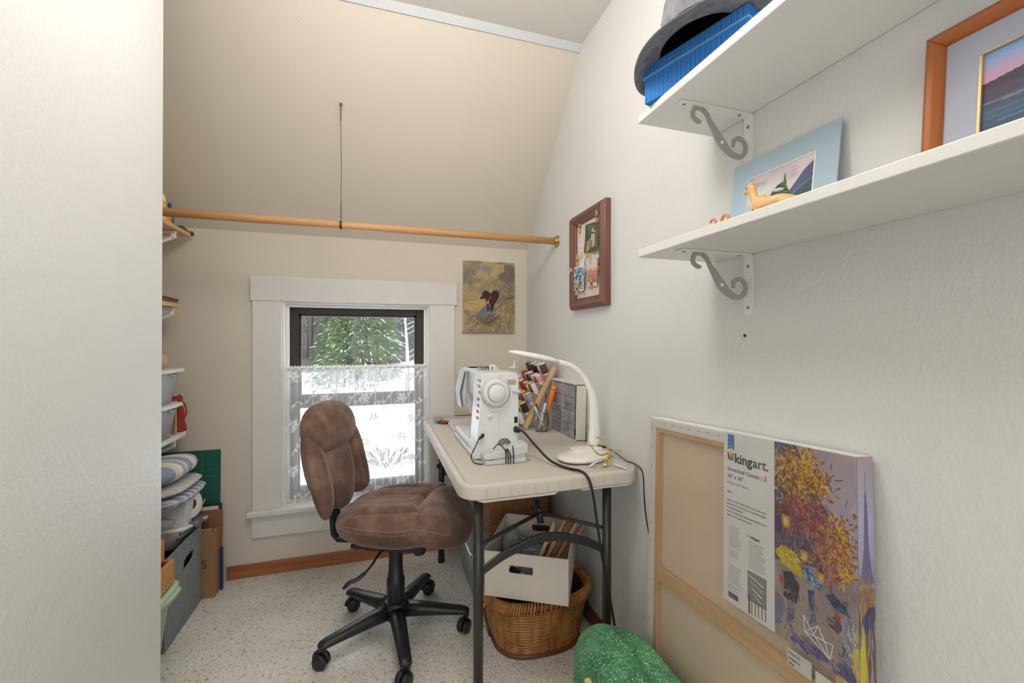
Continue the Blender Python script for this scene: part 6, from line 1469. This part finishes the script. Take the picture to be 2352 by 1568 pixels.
# rolls, box, bag, cloth in the basket
m_roll = mat('white tissue', S(238, 236, 234), .9, var=.02, bump=.15, bs=90)
t = thing('paper_roll', 'white paper towel roll lying in the white basket', 'paper roll', (-.812, 2.155, .452), (R(82), 0, R(72)))
rl_ = MB().lathe([(.020, -.06), (.054, -.06), (.056, -.057), (.056, .057), (.054, .06), (.020, .06)], 36, cap=False).build('tissue', m_roll, t, True)
MB().lathe([(.0195, -.06), (.0195, .06)], 24, cap=False).build('core', flat('card core', 130, 96, 70), t, True)
t = thing('tissue_roll', 'small white roll behind the paper towel roll', 'paper roll', (-.830, 2.245, .420), (R(80), 0, R(66)))
MB().lathe([(.018, -.045), (.046, -.045), (.048, -.042), (.048, .042), (.046, .045), (.018, .045)], 32, cap=False).build('tissue', m_roll, t, True); MB().lathe([(.018, -.045), (.018, .045)], 20, cap=False).build('core', flat('card core dark', 110, 82, 62), t, True)
t = thing('white_carton', 'plain white card box standing in the white basket', 'box', (-.925, 2.035, .398), (0, R(6), R(3)))
MB().box(0, .17, 0, .09, 0, .125).build('carton', mat('matte white card', S(214, 214, 214), .7, var=.01), t, bevel=.003); MB().box(.11, .14, .02, .05, .1248, .1256).build('thumb_slot', flat('slot dark', 84, 78, 76), t)
t = thing('zip_bag', 'clear zip bag with a purple seal in front of the white box', 'bag', (-.86, 2.010, .405))
blob(MB(), (0, 0, .028), .075, .022, .030, 31, .3).build('film', clear('bag film', (.95, .95, .96), .2, .08, .18), t, True); MB().tube([(-.06, -.022, .016), (.05, -.022, .019)], .004, 6, flat=.6).build('purple_seal', flat('purple seal', 130, 92, 160), t, True)
t = thing('grey_cloth', 'folded slate grey cloth draped over the basket rim', 'cloth', (-.785, 2.17, .362), (R(-11), 0, R(4)))
m_ = MB(); gx2, gy2 = np.meshgrid(np.linspace(-.05, .05, 14), np.linspace(-.07, .13, 24)); gz2 = .018 + .010 * np.sin(gx2 * 60) * .4 - .02 * np.clip((gx2 - .03) / .02, 0, 1); gz2 = gz2 + .004 * np.sin(gy2 * 50)
grid_mesh('cloth_fold', np.stack([gx2, gy2[::-1], gz2], -1), np.ones(gx2.shape), mat('slate cloth', S(104, 110, 116), .9, var=.1, vs=40), t).modifiers.new('s', 'SOLIDIFY').thickness = .006
t = thing('crumpled_wrap', 'small crumpled clear wrap beside the paper rolls', 'wrap', (-.775, 2.075, .398)); blob(MB(), (0, 0, .02), .022, .022, .022, 33, .4).build('film', clear('wrap film', (.96, .96, .97), .25, .1, .45, (.92, .92, .92)), t, True)
t = thing('pencil', 'orange pencil sticking out of the white basket', 'pencil', (-.800, 2.262, .335), (R(-14), R(22), 0)); MB().lathe([(.0036, 0), (.0036, .085)], 6).build('shaft', flat('pencil orange', 214, 142, 60), t); MB().lathe([(.0036, .085), (.003, .092), (.0028, .106)], 8).build('eraser_end', flat('pencil end', 226, 190, 150), t)
# ---- three striped cushions stacked on the rolls
ST1 = [S(150, 160, 184), S(222, 214, 196), S(232, 226, 212), S(168, 176, 196), S(214, 206, 190), S(158, 166, 188)]
ST2 = [S(206, 202, 188), S(190, 188, 178), S(216, 212, 200), S(196, 194, 186)]
ST3 = [S(138, 152, 182), S(176, 184, 202), S(224, 218, 202), S(150, 162, 190)]
for lab, x, y, z_, a, b, tp, bt, cols, ax, sc_, tl in (('thick blue and cream striped cushion on top of the stack', -.911, 2.09, .616, .165, .15, .050, .048, ST1, 1, 8., -7), ('flat pale cushion between two striped ones', -.905, 2.10, .548, .168, .15, .024, .022, ST2, 1, 24., -5), ('blue ticking cushion at the bottom of the stack', -.905, 2.11, .508, .178, .16, .024, .036, ST3, 1, 26., -5)):
    o = thing('striped_cushion', lab, 'cushion', (x, y, z_), (0, R(tl), 0), None)
    cushion('cushion_body', stripes('ticking ' + lab[:8], cols, ax, sc_), o, a, b, tp, bt, Matrix.Identity(4), (), 4, .45, 26, 128)
    if tp != .050: MB().tube([(x_, y_, 0) for x_, y_, _ in ov(a * 1.0, b * 1.0, 0, 64, 4)], .0025, 5, closed=True).build('piping', flat('cushion piping', 206, 208, 212, .9), o, True)
# ---- near end: green tub with wooden trays on it
m_gtub = mat('sage green plastic', S(158, 190, 150), .4, var=.03)
t = thing('green_tub', 'sage green plastic tub with a rolled handle', 'tub', (-1.06, 1.50, .0005))
gw, gd, gh = .385, .30, .318; n_ = 28
def lay2(e, z_): return [(x, y, z_) for x, y in rrect(e, gw - e, e, gd - e, .05, 6)]
m_ = MB(); m_.add(lay2(.04, 0) + lay2(.008, gh - .02), [tuple(range(n_ - 1, -1, -1))] + [(k, (k + 1) % n_, (k + 1) % n_ + n_, k + n_) for k in range(n_)]); m_.build('tub_wall', m_gtub, t, True)
m_ = MB(); L4 = [lay2(.010, gh - .025), lay2(-.006, gh - .028), lay2(-.010, gh - .012), lay2(-.002, gh - .002), lay2(.010, gh - .006)]; m_.add(sum(L4, []), [(i * n_ + k, i * n_ + (k + 1) % n_, (i + 1) * n_ + (k + 1) % n_, (i + 1) * n_ + k) for i in range(4) for k in range(n_)]); m_.build('rolled_rim', m_gtub, t, True)
MB().tube(bez([(gw - .006, .14, gh - .03), (gw + .012, .16, gh - .02), (gw + .014, .24, gh - .02), (gw - .004, .265, gh - .03)], 6), .011, 8).build('handle', m_gtub, t, True)
t = thing('wooden_tray', 'shallow honey wood tray lying on the green tub', 'tray', (-1.03, 1.51, .3185))
mh = wood('honey wood y', S(186, 124, 66), S(220, 164, 100), 1, .45, 30)
for q in ((0, .350, 0, .012, 0, .08), (0, .350, .248, .26, 0, .08), (0, .012, .012, .248, 0, .08), (.338, .350, .012, .248, 0, .08)): MB().box(*q).build('tray_side', mh, t, bevel=.002)
MB().box(.01, .34, .01, .25, .002, .008).build('tray_floor', mh, t)
t = thing('wooden_crate', 'small dark honey wood box standing on the wooden tray', 'box', (-.990, 1.56, .399))
mh2 = wood('honey wood z', S(170, 104, 50), S(206, 142, 80), 2, .45, 30)
for q in ((0, .285, 0, .012, 0, .075), (0, .285, .188, .20, 0, .075), (0, .012, .012, .188, 0, .075), (.273, .285, .012, .188, 0, .075)): MB().box(*q).build('crate_side', mh2, t, bevel=.002)
MB().box(.01, .275, .01, .19, .0, .006).build('crate_floor', mh2, t)
t = thing('woven_plate', 'round woven plate standing in the small wood box', 'plate', (-.84, 1.62, .420), (R(0), R(35), R(0))); MB().lathe([(.001, 0), (.05, .002), (.06, .010), (.062, .012), (.05, .006), (.001, .004)], 32).build('dish', mat('straw weave', S(206, 160, 100), .7, var=.2, vs=80), t, True)
